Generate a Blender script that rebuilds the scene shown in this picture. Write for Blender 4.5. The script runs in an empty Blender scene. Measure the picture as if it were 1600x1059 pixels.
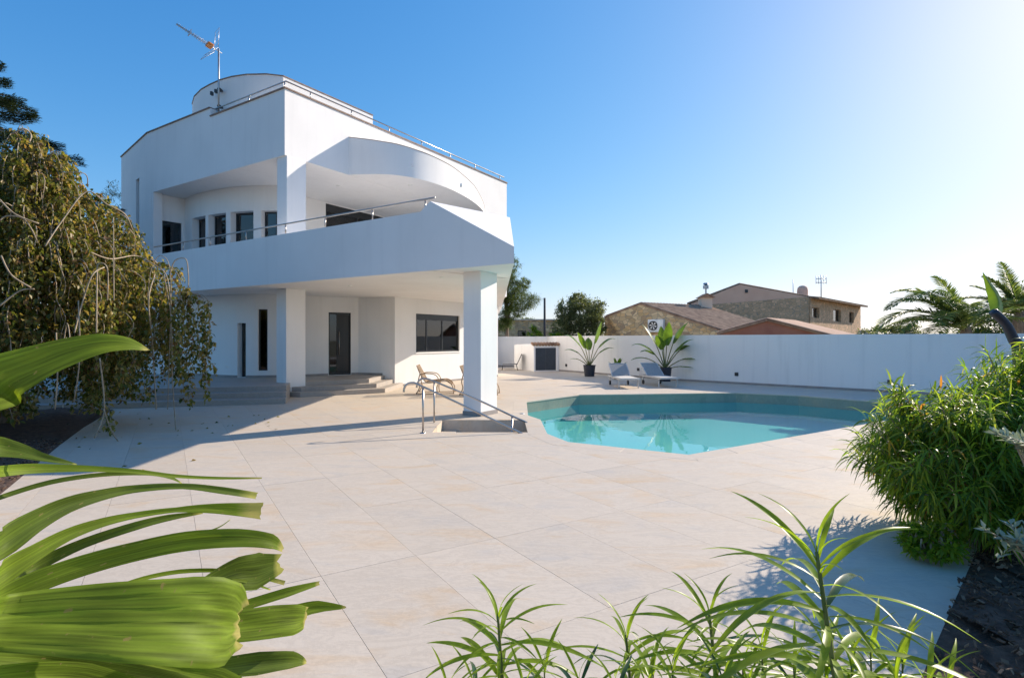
import bpy, math, random
import numpy as np
from mathutils import Vector, Matrix
from mathutils.geometry import tessellate_polygon
R = math.radians
random.seed(7); np.random.seed(7)
sc = bpy.context.scene
COL = sc.collection

# ------------------------------------------------------------------ camera, sky, sun, exposure
F = 870.0; H = 1.65                       # focal length in px of the 1600 px photograph, eye height
cam = bpy.data.cameras.new('camera'); cam.sensor_width = 36; cam.lens = F*36/1600
cam.clip_end = 3000; cam.clip_start = 0.05
co = bpy.data.objects.new('camera', cam); COL.objects.link(co)
co.location = (0, 0, H); co.rotation_euler = (R(90), 0, 0); sc.camera = co
SX, SY = -1.58, -1.15                     # shadow shift on the ground per metre of height
SUN_AZ = math.atan2(-SX, -SY); SUN_EL = math.atan(1/math.hypot(SX, SY))
w = bpy.data.worlds.new('World'); sc.world = w; w.use_nodes = True
nt = w.node_tree; bg = nt.nodes['Background']
sky = nt.nodes.new('ShaderNodeTexSky'); sky.sky_type = 'NISHITA'; sky.sun_disc = False
sky.sun_elevation = SUN_EL; sky.sun_rotation = SUN_AZ
sky.altitude = 50; sky.air_density = 1.0; sky.dust_density = 0.55; sky.ozone_density = 6.0
hs = nt.nodes.new('ShaderNodeHueSaturation'); hs.inputs['Saturation'].default_value = 1.2
vt = nt.nodes.new('ShaderNodeVectorMath'); vt.operation = 'MULTIPLY'; vt.inputs[1].default_value = (.975, .905, 1.01)
nt.links.new(sky.outputs[0], vt.inputs[0]); nt.links.new(vt.outputs[0], hs.inputs['Color'])
va = nt.nodes.new('ShaderNodeVectorMath'); va.operation = 'MULTIPLY_ADD'; KS = .195
va.inputs[1].default_value = (KS,)*3; va.inputs[2].default_value = (1,)*3
vd = nt.nodes.new('ShaderNodeVectorMath'); vd.operation = 'DIVIDE'      # soft shoulder: the photograph holds the bright sky round the sun
nt.links.new(hs.outputs[0], va.inputs[0]); nt.links.new(hs.outputs[0], vd.inputs[0]); nt.links.new(va.outputs[0], vd.inputs[1])
nt.links.new(vd.outputs[0], bg.inputs[0]); bg.inputs[1].default_value = 0.15
sun = bpy.data.lights.new('sun', 'SUN'); sun.energy = 3.05; sun.angle = R(0.5); sun.color = (1, .87, .72)
so = bpy.data.objects.new('sun', sun); COL.objects.link(so)
so.rotation_euler = Vector((-SX, -SY, 1)).to_track_quat('Z', 'Y').to_euler()
sc.view_settings.view_transform = 'Standard'; sc.view_settings.look = 'None'
sc.view_settings.gamma = 1; sc.view_settings.use_curve_mapping = False
sc.view_settings.exposure = 1.26
sc.cycles.transparent_max_bounces = 16
sc.cycles.max_bounces = 8

# ------------------------------------------------------------------ helpers
def at(px, py, Y):                        # the point seen at pixel (px, py) at distance Y
    return Vector(((px-800)/F*Y, Y, H-(py-530)/F*Y))
def gp(px, py, z=0):                      # the point at height z seen at that pixel
    Y = F*(H-z)/(py-530); return Vector(((px-800)/F*Y, Y, z))
def srgb(*c): return tuple((x/255/12.92 if x/255 < .04045 else ((x/255+.055)/1.055)**2.4) for x in c)

def tag(o, label=None, cat=None, group=None, kind=None):
    if label: o['label'] = label
    if cat: o['category'] = cat
    if group: o['group'] = group
    if kind: o['kind'] = kind
    return o
def empty(name, loc=(0, 0, 0), label=None, cat=None, group=None, rz=0, kind=None):
    o = bpy.data.objects.new(name, None); COL.objects.link(o)
    o.location = loc; o.rotation_euler = (0, 0, rz); o.empty_display_size = .1
    return tag(o, label, cat, group, kind)
def local(root, M=None):
    return root
class MB:
    def __init__(s): s.v = []; s.f = []
    def face(s, pts):
        n = len(s.v); s.v += [tuple(p) for p in pts]; s.f.append(tuple(range(n, n+len(pts))))
    def add(s, vs, fs):
        n = len(s.v); s.v += [tuple(p) for p in vs]; s.f += [tuple(i+n for i in f) for f in fs]
    def obox(s, c, ax, ay, az):           # centre and three half-extent vectors
        c = Vector(c); ax = Vector(ax); ay = Vector(ay); az = Vector(az)
        v = [c+a*ax+b*ay+d*az for d in (-1, 1) for b in (-1, 1) for a in (-1, 1)]
        s.add(v, [(0, 2, 3, 1), (4, 5, 7, 6), (0, 1, 5, 4), (2, 6, 7, 3), (0, 4, 6, 2), (1, 3, 7, 5)])
    def box(s, x0, x1, y0, y1, z0, z1):
        s.obox(((x0+x1)/2, (y0+y1)/2, (z0+z1)/2), ((x1-x0)/2, 0, 0), (0, (y1-y0)/2, 0), (0, 0, (z1-z0)/2))
    def prism(s, poly, z0, z1, top=True, bottom=True, zt=None):
        n = len(poly); b = [Vector((p[0], p[1], z0)) for p in poly]
        t = [Vector((p[0], p[1], zt[i] if zt else z1)) for i, p in enumerate(poly)]
        k = len(s.v); s.v += [tuple(p) for p in b+t]
        for i in range(n):
            j = (i+1) % n; s.f.append((k+i, k+j, k+n+j, k+n+i))
        tri = tessellate_polygon([[Vector((p[0], p[1], 0)) for p in poly]])
        for a, b_, c in tri:
            if top: s.f.append((k+n+a, k+n+b_, k+n+c))
            if bottom: s.f.append((k+c, k+b_, k+a))
    def tube(s, pts, r, n=8, caps=True):
        pts = [Vector(p) for p in pts]; m = len(pts)
        rs = list(r) if isinstance(r, (list, tuple)) else [r]*m
        k = len(s.v); up = None
        for i, p in enumerate(pts):
            d = (pts[min(i+1, m-1)]-pts[max(i-1, 0)])
            d = d.normalized() if d.length > 1e-9 else Vector((0, 0, 1))
            if up is None: up = Vector((0, 0, 1)) if abs(d.z) < .9 else Vector((1, 0, 0))
            a = d.cross(up)
            if a.length < 1e-4: a = d.cross(Vector((1, 0, 0)))
            a.normalize(); b = a.cross(d).normalized(); up = b
            for q in range(n):
                t = 2*math.pi*q/n; s.v.append(tuple(p+rs[i]*(math.cos(t)*a+math.sin(t)*b)))
        for i in range(m-1):
            for q in range(n):
                s.f.append((k+i*n+q, k+i*n+(q+1) % n, k+(i+1)*n+(q+1) % n, k+(i+1)*n+q))
        if caps:
            s.f.append(tuple(range(k+n-1, k-1, -1))); s.f.append(tuple(k+(m-1)*n+q for q in range(n)))
    def lathe(s, prof, c=(0, 0, 0), n=20):
        k = len(s.v); c = Vector(c)
        for r_, z in prof:
            for q in range(n):
                t = 2*math.pi*q/n; s.v.append((c.x+r_*math.cos(t), c.y+r_*math.sin(t), c.z+z))
        for i in range(len(prof)-1):
            for q in range(n):
                s.f.append((k+i*n+q, k+i*n+(q+1) % n, k+(i+1)*n+(q+1) % n, k+(i+1)*n+q))
    def mesh(s, name, m, smooth=False, fix=True):
        me = bpy.data.meshes.new(name); me.from_pydata(s.v, [], s.f)
        if fix:
            import bmesh
            bm = bmesh.new(); bm.from_mesh(me)
            bmesh.ops.recalc_face_normals(bm, faces=bm.faces); bm.to_mesh(me); bm.free()
        if smooth: me.polygons.foreach_set('use_smooth', [True]*len(me.polygons))
        if m: me.materials.append(m)
        me.update(); return me
    def build(s, name, m, parent=None, smooth=False, fix=True, bevel=0, auto=False):
        o = bpy.data.objects.new(name, s.mesh(name, m, smooth, fix)); COL.objects.link(o)
        if parent:
            o.parent = parent
        if bevel:
            b = o.modifiers.new('bevel', 'BEVEL'); b.width = bevel; b.segments = 2; b.limit_method = 'ANGLE'; b.angle_limit = R(40)
        if auto:
            o.data.polygons.foreach_set('use_smooth', [True]*len(o.data.polygons))
            o.data.set_sharp_from_angle(angle=R(30))
        return o
def arr_mesh(name, V, Fq, m, smooth=True):   # numpy verts (n,3), quads (k,4)
    me = bpy.data.meshes.new(name)
    me.vertices.add(len(V)); me.vertices.foreach_set('co', V.astype('f').ravel())
    k = Fq.shape[1]; me.loops.add(len(Fq)*k); me.loops.foreach_set('vertex_index', Fq.astype('i').ravel())
    me.polygons.add(len(Fq)); me.polygons.foreach_set('loop_start', np.arange(0, len(Fq)*k, k, dtype='i'))
    me.update(calc_edges=True)
    if smooth: me.polygons.foreach_set('use_smooth', np.ones(len(Fq), dtype=bool))
    me.materials.append(m); return me
def link_mesh(name, me, parent=None):
    o = bpy.data.objects.new(name, me); COL.objects.link(o)
    if parent: o.parent = parent
    return o

# ------------------------------------------------------------------ materials
def mat(name):
    m = bpy.data.materials.new(name); m.use_nodes = True
    return m, m.node_tree.nodes, m.node_tree.links, m.node_tree.nodes['Principled BSDF']
def ramp(N, stops):
    r = N.new('ShaderNodeValToRGB'); e = r.color_ramp.elements
    while len(e) < len(stops): e.new(.5)
    for i, (p, c) in enumerate(stops):
        e[i].position = p; e[i].color = (*c, 1) if len(c) == 3 else c
    return r
def noise_mat(name, stops, scale=5, detail=6, rough=.7, bump=0, bscale=60, coord='Object', metal=0, stretch=None, spec=.5, rnd=0, dist=.02, distort=0):
    m, N, L, b = mat(name)
    tc = N.new('ShaderNodeTexCoord'); src = tc.outputs[coord]
    if coord == 'World':
        pass
    if stretch:
        mp = N.new('ShaderNodeMapping'); mp.inputs['Scale'].default_value = stretch; L.new(src, mp.inputs[0]); src = mp.outputs[0]
    n = N.new('ShaderNodeTexNoise'); n.inputs['Scale'].default_value = scale; n.inputs['Detail'].default_value = detail
    n.inputs['Distortion'].default_value = distort
    L.new(src, n.inputs[0]); r = ramp(N, stops); L.new(n.outputs[0], r.inputs[0]); out = r.outputs[0]
    if rnd:
        oi = N.new('ShaderNodeObjectInfo'); mr = N.new('ShaderNodeMapRange')
        mr.inputs[3].default_value = 1-rnd; mr.inputs[4].default_value = 1+rnd
        L.new(oi.outputs['Random'], mr.inputs[0])
        mx = N.new('ShaderNodeMix'); mx.data_type = 'RGBA'; mx.blend_type = 'MULTIPLY'; mx.inputs[0].default_value = 1
        L.new(out, mx.inputs[6]); L.new(mr.outputs[0], mx.inputs[7]); out = mx.outputs[2]
    L.new(out, b.inputs['Base Color']); b.inputs['Roughness'].default_value = rough
    b.inputs['Metallic'].default_value = metal; b.inputs['Specular IOR Level'].default_value = spec
    if bump:
        n2 = N.new('ShaderNodeTexNoise'); n2.inputs['Scale'].default_value = bscale; n2.inputs['Detail'].default_value = 6
        L.new(src, n2.inputs[0]); bp = N.new('ShaderNodeBump'); bp.inputs['Strength'].default_value = bump
        bp.inputs['Distance'].default_value = dist; L.new(n2.outputs[0], bp.inputs['Height']); L.new(bp.outputs[0], b.inputs['Normal'])
    return m
def weathered(m, amt=.05):
    N, L = m.node_tree.nodes, m.node_tree.links; b = N['Principled BSDF']; src = b.inputs['Base Color'].links[0].from_socket
    g = N.new('ShaderNodeNewGeometry')
    for sc_, lo, hi, a in (((3.2, 3.2, .22), .52, .78, amt), ((.5, .5, .5), .4, .7, amt*.8)):
        mp = N.new('ShaderNodeMapping'); mp.inputs['Scale'].default_value = sc_; L.new(g.outputs['Position'], mp.inputs[0])
        n = N.new('ShaderNodeTexNoise'); n.inputs['Scale'].default_value = 1.6; n.inputs['Detail'].default_value = 8; L.new(mp.outputs[0], n.inputs[0])
        mr = N.new('ShaderNodeMapRange'); mr.inputs[1].default_value = lo; mr.inputs[2].default_value = hi; mr.inputs[3].default_value = 1; mr.inputs[4].default_value = 1-a
        L.new(n.outputs[0], mr.inputs[0]); x = N.new('ShaderNodeMix'); x.data_type = 'RGBA'; x.blend_type = 'MULTIPLY'; x.inputs[0].default_value = 1
        L.new(src, x.inputs[6]); L.new(mr.outputs[0], x.inputs[7]); src = x.outputs[2]
    L.new(src, b.inputs['Base Color']); return m
def leaf_mat(name, stops, trans=.35, rough=.45, tint=(1.3, 1.25, .6), tip=None, along=False, ribs=False):
    m, N, L, b = mat(name)
    g = N.new('ShaderNodeNewGeometry'); r = ramp(N, stops); L.new(g.outputs['Random Per Island'], r.inputs[0]); out = r.outputs[0]
    tc = N.new('ShaderNodeTexCoord')
    n = N.new('ShaderNodeTexNoise'); n.inputs['Scale'].default_value = 6; L.new(tc.outputs['Object'], n.inputs[0])
    mr = N.new('ShaderNodeMapRange'); mr.inputs[1].default_value = .3; mr.inputs[2].default_value = .7
    mr.inputs[3].default_value = .7; mr.inputs[4].default_value = 1.25; L.new(n.outputs[0], mr.inputs[0])
    mx = N.new('ShaderNodeMix'); mx.data_type = 'RGBA'; mx.blend_type = 'MULTIPLY'; mx.inputs[0].default_value = 1
    L.new(out, mx.inputs[6]); L.new(mr.outputs[0], mx.inputs[7]); out = mx.outputs[2]
    b.inputs['Specular IOR Level'].default_value = .28
    if along:                                     # browning towards the tip and pale veins, on the leaf's own UV
        uv = N.new('ShaderNodeUVMap'); sp = N.new('ShaderNodeSeparateXYZ'); L.new(uv.outputs[0], sp.inputs[0])
        mp = N.new('ShaderNodeMapping'); mp.inputs['Scale'].default_value = (1.5, 9, 1); L.new(uv.outputs[0], mp.inputs[0])
        n3 = N.new('ShaderNodeTexNoise'); n3.inputs['Scale'].default_value = 1.5; n3.inputs['Detail'].default_value = 8; L.new(mp.outputs[0], n3.inputs[0])
        m3 = N.new('ShaderNodeMapRange'); m3.inputs[1].default_value = .3; m3.inputs[2].default_value = .7
        m3.inputs[3].default_value = .5; m3.inputs[4].default_value = 1.4; L.new(n3.outputs[0], m3.inputs[0])
        x3 = N.new('ShaderNodeMix'); x3.data_type = 'RGBA'; x3.blend_type = 'MULTIPLY'; x3.inputs[0].default_value = 1
        L.new(out, x3.inputs[6]); L.new(m3.outputs[0], x3.inputs[7])
        n4 = N.new('ShaderNodeTexNoise'); n4.inputs['Scale'].default_value = 14; n4.inputs['Detail'].default_value = 8; L.new(tc.outputs['Object'], n4.inputs[0])
        ad = N.new('ShaderNodeMath'); ad.operation = 'MULTIPLY_ADD'; ad.inputs[1].default_value = .06
        L.new(n4.outputs[0], ad.inputs[0]); L.new(sp.outputs[0], ad.inputs[2])
        rr = ramp(N, [(0.0, (0, 0, 0)), (.955, (0, 0, 0)), (1.0, (.8, .8, .8))]); L.new(ad.outputs[0], rr.inputs[0])
        x4 = N.new('ShaderNodeMix'); x4.data_type = 'RGBA'; L.new(rr.outputs[0], x4.inputs[0])
        L.new(x3.outputs[2], x4.inputs[6]); x4.inputs[7].default_value = (*(tip or (.3, .2, .08)), 1); out = x4.outputs[2]
        mp5 = N.new('ShaderNodeMapping'); mp5.inputs['Scale'].default_value = (30, 5, 1); L.new(uv.outputs[0], mp5.inputs[0])   # brown scars across and along the blade
        n5 = N.new('ShaderNodeTexNoise'); n5.inputs['Scale'].default_value = 1.0; n5.inputs['Detail'].default_value = 10; L.new(mp5.outputs[0], n5.inputs[0])
        r5 = ramp(N, [(.66, (0, 0, 0)), (.71, (.7, .7, .7))]); L.new(n5.outputs[0], r5.inputs[0])
        x5 = N.new('ShaderNodeMix'); x5.data_type = 'RGBA'; L.new(r5.outputs[0], x5.inputs[0]); L.new(out, x5.inputs[6]); x5.inputs[7].default_value = (.30, .22, .09, 1); out = x5.outputs[2]
        wv = N.new('ShaderNodeTexWave'); wv.wave_type = 'BANDS'; wv.bands_direction = 'Y'; wv.inputs['Scale'].default_value = 5
        L.new(uv.outputs[0], wv.inputs[0])
        bp = N.new('ShaderNodeBump'); bp.inputs['Strength'].default_value = .12; bp.inputs['Distance'].default_value = .001
        L.new(wv.outputs[0], bp.inputs['Height']); L.new(bp.outputs[0], b.inputs['Normal'])
    L.new(out, b.inputs['Base Color']); b.inputs['Roughness'].default_value = rough
    t = N.new('ShaderNodeBsdfTranslucent'); x2 = N.new('ShaderNodeMix'); x2.data_type = 'RGBA'; x2.blend_type = 'MULTIPLY'
    x2.inputs[0].default_value = 1; L.new(out, x2.inputs[6]); x2.inputs[7].default_value = (tint[0]*1.5, tint[1]*1.5, tint[2]*1.5, 1)
    x2.clamp_result = False; L.new(x2.outputs[2], t.inputs[0])
    ms = N.new('ShaderNodeMixShader'); ms.inputs[0].default_value = trans
    L.new(b.outputs[0], ms.inputs[1]); L.new(t.outputs[0], ms.inputs[2]); L.new(ms.outputs[0], N['Material Output'].inputs[0])
    return m
def plain(name, c, rough=.5, metal=0, spec=.5, emit=0):
    return noise_mat(name, [(.35, tuple(x*.88 for x in c)), (.65, tuple(min(1, x*1.08) for x in c))], scale=4, rough=rough, metal=metal, spec=spec)

WHITE = noise_mat('white_render', [(.3, (.825, .81, .79)), (.7, (.87, .855, .835))], scale=.6, detail=8, rough=.85, bump=.12, bscale=90, dist=.01)
WHITE2 = noise_mat('white_boundary_render', [(.25, (.80, .785, .765)), (.7, (.86, .845, .825))], scale=.8, detail=9, rough=.9, bump=.25, bscale=40, dist=.02)
weathered(WHITE, .05); weathered(WHITE2, .09)
COPING = noise_mat('terracotta_coping', [(.3, (.20, .13, .10)), (.7, (.33, .24, .19))], scale=6, rough=.8)
DARKFR = plain('anthracite_frame', (.025, .028, .033), .35)
SKIRT = noise_mat('taupe_skirting', [(.3, (.24, .22, .21)), (.7, (.34, .31, .29))], scale=3, rough=.6)
STEEL = plain('brushed_steel', (.50, .46, .42), .28, 1)
STEELD = plain('galvanised_steel', (.42, .44, .46), .45, .9)
SPOT = plain('white_plastic', (.85, .85, .82), .4)
def tile_mat(name, base, grey, sand, joint=False, rough=.42):
    m, N, L, b = mat(name)
    g = N.new('ShaderNodeNewGeometry'); oi = N.new('ShaderNodeObjectInfo')
    ad = N.new('ShaderNodeVectorMath'); ad.operation = 'MULTIPLY_ADD'
    L.new(oi.outputs['Random'], ad.inputs[0]); ad.inputs[1].default_value = (37, 53, 11); L.new(g.outputs['Position'], ad.inputs[2])
    mp = N.new('ShaderNodeMapping'); mp.inputs['Rotation'].default_value = (0, 0, R(-5)); mp.inputs['Scale'].default_value = (.9, 2.2, 1)
    L.new(ad.outputs[0], mp.inputs[0])
    n1 = N.new('ShaderNodeTexNoise'); n1.inputs['Scale'].default_value = 1.1; n1.inputs['Detail'].default_value = 9; n1.inputs['Roughness'].default_value = .62
    n1.inputs['Distortion'].default_value = .6; L.new(mp.outputs[0], n1.inputs[0])
    r = ramp(N, [(.3, grey), (.45, base), (.54, base), (.69, sand)]); L.new(n1.outputs[0], r.inputs[0])
    n2 = N.new('ShaderNodeTexNoise'); n2.inputs['Scale'].default_value = 2.6; n2.inputs['Detail'].default_value = 12; n2.inputs['Roughness'].default_value = .7
    n2.inputs['Distortion'].default_value = 2.2; L.new(mp.outputs[0], n2.inputs[0])
    r2 = ramp(N, [(.44, (1, 1, 1)), (.5, (.91, .905, .90)), (.56, (1, 1, 1))]); L.new(n2.outputs[0], r2.inputs[0])
    mr = N.new('ShaderNodeMapRange'); mr.inputs[3].default_value = .965; mr.inputs[4].default_value = 1.03; L.new(oi.outputs['Random'], mr.inputs[0])
    x = N.new('ShaderNodeMix'); x.data_type = 'RGBA'; x.blend_type = 'MULTIPLY'; x.inputs[0].default_value = 1
    L.new(r.outputs[0], x.inputs[6]); L.new(r2.outputs[0], x.inputs[7])
    y = N.new('ShaderNodeMix'); y.data_type = 'RGBA'; y.blend_type = 'MULTIPLY'; y.inputs[0].default_value = 1
    L.new(x.outputs[2], y.inputs[6]); L.new(mr.outputs[0], y.inputs[7])
    L.new(y.outputs[2], b.inputs['Base Color']); b.inputs['Roughness'].default_value = rough; b.inputs['Specular IOR Level'].default_value = .3
    n5 = N.new('ShaderNodeTexNoise'); n5.inputs['Scale'].default_value = 30; n5.inputs['Detail'].default_value = 8; L.new(g.outputs['Position'], n5.inputs[0])
    bp = N.new('ShaderNodeBump'); bp.inputs['Strength'].default_value = .12; bp.inputs['Distance'].default_value = .01
    L.new(n5.outputs[0], bp.inputs['Height']); L.new(bp.outputs[0], b.inputs['Normal'])
    return m
TILE = tile_mat('limestone_porcelain', (.60, .515, .415), (.53, .475, .41), (.61, .465, .315), rough=.6)
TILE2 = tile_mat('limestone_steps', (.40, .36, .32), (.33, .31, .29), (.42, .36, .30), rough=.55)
GROUT = noise_mat('grout', [(.3, (.40, .36, .31)), (.7, (.52, .47, .41))], scale=8, rough=.9)
EARTH = noise_mat('dry_earth', [(.3, (.16, .12, .08)), (.5, (.2, .17, .10)), (.7, (.10, .11, .05))], scale=.4, detail=10, rough=1)
MULCH = noise_mat('bark_mulch', [(.3, (.05, .028, .018)), (.7, (.15, .085, .055))], scale=14, detail=8, rough=1, bump=.8, bscale=40)
CHIP = leaf_mat('bark_chips', [(0, (.05, .03, .018)), (.6, (.14, .08, .05)), (1, (.30, .20, .13))], trans=0, rough=.9)

def glass_mat(name, tint=(.012, .016, .02), rough=.02):
    m, N, L, b = mat(name)
    b.inputs['Base Color'].default_value = (*tint, 1); b.inputs['Roughness'].default_value = rough; b.inputs['IOR'].default_value = 1.52
    b.inputs['Specular IOR Level'].default_value = .9
    tr = N.new('ShaderNodeBsdfTransparent'); tr.inputs[0].default_value = (.45, .5, .5, 1)
    fr = N.new('ShaderNodeFresnel'); fr.inputs[0].default_value = 1.7
    gl = N.new('ShaderNodeBsdfGlossy'); gl.inputs['Roughness'].default_value = rough; gl.inputs[0].default_value = (.95, .97, 1, 1)
    nz = N.new('ShaderNodeTexNoise'); nz.inputs['Scale'].default_value = 1.3
    bp = N.new('ShaderNodeBump'); bp.inputs['Strength'].default_value = .02; L.new(nz.outputs[0], bp.inputs['Height']); L.new(bp.outputs[0], gl.inputs['Normal'])
    ms = N.new('ShaderNodeMixShader'); L.new(fr.outputs[0], ms.inputs[0]); L.new(tr.outputs[0], ms.inputs[1]); L.new(gl.outputs[0], ms.inputs[2])
    L.new(ms.outputs[0], N['Material Output'].inputs[0]); return m
GLASS = glass_mat('window_glass')
ROOMD = plain('dim_room', (.09, .085, .08), .9)
DOORM = noise_mat('dark_door_panel', [(.3, (.012, .011, .012)), (.7, (.03, .027, .025))], scale=3, rough=.3, stretch=(1, 1, .1))
CURT = noise_mat('grey_curtain', [(.3, (.26, .27, .26)), (.7, (.4, .41, .39))], scale=4, rough=.9)

# ------------------------------------------------------------------ 2D helpers
def V2(p): return Vector((p[0], p[1]))
def clip_half(poly, a, b, keep_left):
    out = []; n = len(poly)
    def sd(p): return (b[0]-a[0])*(p[1]-a[1])-(b[1]-a[1])*(p[0]-a[0])
    for i in range(n):
        p, q = poly[i], poly[(i+1) % n]; sp, sq = sd(p), sd(q)
        if not keep_left: sp, sq = -sp, -sq
        if sp >= -1e-9: out.append(p)
        if (sp > 1e-9 and sq < -1e-9) or (sp < -1e-9 and sq > 1e-9):
            t = sp/(sp-sq); out.append((p[0]+t*(q[0]-p[0]), p[1]+t*(q[1]-p[1])))
    return out if len(out) >= 3 else []
def area(p): return .5*sum(p[i][0]*p[(i+1) % len(p)][1]-p[(i+1) % len(p)][0]*p[i][1] for i in range(len(p)))
def subtract(poly, conv):                 # poly convex minus ccw convex -> list of convex polys
    inter = poly
    for i in range(len(conv)):
        inter = clip_half(inter, conv[i], conv[(i+1) % len(conv)], True)
        if not inter: return [poly]
    if abs(area(inter)) < 1e-5: return [poly]
    out = []; rest = poly
    for i in range(len(conv)):
        a, b = conv[i], conv[(i+1) % len(conv)]
        o = clip_half(rest, a, b, False)
        if o and abs(area(o)) > 1e-5: out.append(o)
        rest = clip_half(rest, a, b, True)
        if not rest: break
    return out
def inside(poly, p):
    c = False; n = len(poly)
    for i in range(n):
        a, b = poly[i], poly[(i+1) % n]
        if (a[1] > p[1]) != (b[1] > p[1]) and p[0] < (b[0]-a[0])*(p[1]-a[1])/(b[1]-a[1])+a[0]: c = not c
    return c
def tris(poly):
    r = []
    for t in tessellate_polygon([[Vector((p[0], p[1], 0)) for p in poly]]):
        q = [tuple(poly[i][:2]) for i in t]
        if area(q) < 0: q.reverse()
        if abs(area(q)) > 1e-6: r.append(q)
    return r
def offset_poly(poly, d):                 # ccw, outwards
    out = []; n = len(poly)
    for i in range(n):
        a, b, c = V2(poly[i-1]), V2(poly[i]), V2(poly[(i+1) % n])
        d1 = (b-a).normalized(); d2 = (c-b).normalized()
        n1 = Vector((d1.y, -d1.x)); n2 = Vector((d2.y, -d2.x)); m = (n1+n2).normalized()
        out.append(tuple(b+m*d/max(.35, m.dot(n1))))
    return out

# ------------------------------------------------------------------ layout
POOL = [(.57, 11.4), (.6, 9.7), (.89, 8.92), (2.52, 7.93), (8.2, 11.67), (10.3, 13.05), (9.9, 14.4), (8.4, 16.3), (6.9, 17.1), (1.99, 16.5), (.37, 14.65), (.33, 12.05)]
if area(POOL) < 0: POOL.reverse()
RING = offset_poly(POOL, .32)
PIT = [(-1.42, 9.86), (.42, 9.86), (.42, 11.35), (-1.42, 11.35)]
BEDR = [(-.9, -.18), (2.91, 3.63), (14.5, 15.22), (22, 8), (10, -3), (-.9, -3)]        # planting bed on the right and below the camera
BEDL = [(-4.3, -3), (-3.2, 2.0), (-5.6, 6.2), (-7.0, 8.6), (-8.0, 10.4), (-9.3, 13.0), (-13, 13.4), (-22, 13.4), (-22, -3)]
BWALL = [(20.0, 9.0), (11.7, 17.1), (6.6, 22.0), (2.35, 28.9), (2.1, 33), (-14, 36)]
DECK = [(-22, -3), (-.9, -3), (22, -3), (22, 8), (20.0, 9.0), (11.7, 17.1), (6.6, 22.0), (2.35, 28.9), (2.1, 33), (-14, 36), (-22, 36)]

# ------------------------------------------------------------------ ground
def sheet(name, outer, holes, z, m, kind='structure', parent=None):
    loops = [outer]+holes; pts = [p for l in loops for p in l]
    t = tessellate_polygon([[Vector((p[0], p[1], 0)) for p in l] for l in loops])
    mb = MB(); mb.v = [(p[0], p[1], z) for p in pts]; mb.f = [tuple(f) for f in t]
    me = mb.mesh(name, m, fix=False)
    for p in me.polygons:
        if p.normal.z < 0: p.flip()
    o = link_mesh(name, me, parent)
    if kind: o['kind'] = kind
    return o
PITH = PIT
sheet('ground', [(-900, -300), (900, -300), (900, 1500), (-900, 1500)], [DECK], -.03, EARTH)
deck = empty('pool_terrace', (0, 0, 0), kind='structure')
ring_h = offset_poly(POOL, .30)
sheet('grout_bed', DECK, [ring_h, PITH], -.006, GROUT, kind=None, parent=deck)
# tiles
uT = Vector((.85, .526)).normalized(); vT = Vector((-.526, .85)).normalized()
tw, tl = .70, 1.40; g_ = .0012
holes = tris(RING)+tris(PIT)+tris([(p[0], p[1]) for p in BEDR])+tris(BEDL)
bnd = DECK
tiles = []
for i in range(-40, 60):
    for j in range(-30, 40):
        u0 = .91+i*tw; v0 = 4.0+j*tl
        c = uT*(u0+tw/2)+vT*(v0+tl/2)
        if c.y < 1.0 or c.y > 33 or c.x < -13 or c.x > 19: continue
        if abs(c.x) > c.y*.96+1.6: continue
        if not inside(bnd, (c.x, c.y)): 
            if not (c.y > 8 and any(inside(bnd, tuple(uT*(u0+a*tw)+vT*(v0+b*tl))) for a in (0, 1) for b in (0, 1))): continue
        q = [tuple(uT*(u0+a)+vT*(v0+b)) for a, b in ((g_, g_), (tw-g_, g_), (tw-g_, tl-g_), (g_, tl-g_))]
        ps = [q]
        for h in holes:
            nx = []
            for p in ps: nx += subtract(p, h)
            ps = nx
            if not ps: break
        ps = [p for p in ps if abs(area(p)) > 1e-4]
        if ps: tiles.append((c.length, ps, c))
tiles.sort(key=lambda t: t[0])
rest = MB()
full = None
for k, (d, ps, c) in enumerate(tiles):
    dz = random.uniform(-.0006, .0006)
    mb = MB() if k < 298 else rest
    for p in ps:
        org = c if k < 298 else Vector((0, 0))
        mb.prism([(x-org.x, y-org.y) for x, y in p], -.0055, 0, bottom=False)
    if k < 298:
        o = mb.build('tile', TILE, deck, fix=False)
        for pl in o.data.polygons:
            if pl.normal.z < -.5: pl.flip()
        o.location = (c.x, c.y, dz)
o = rest.build('tile', TILE, deck, fix=False); o['kind'] = 'stuff'
for pl in o.data.polygons:
    if pl.normal.z < -.5: pl.flip()

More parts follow.
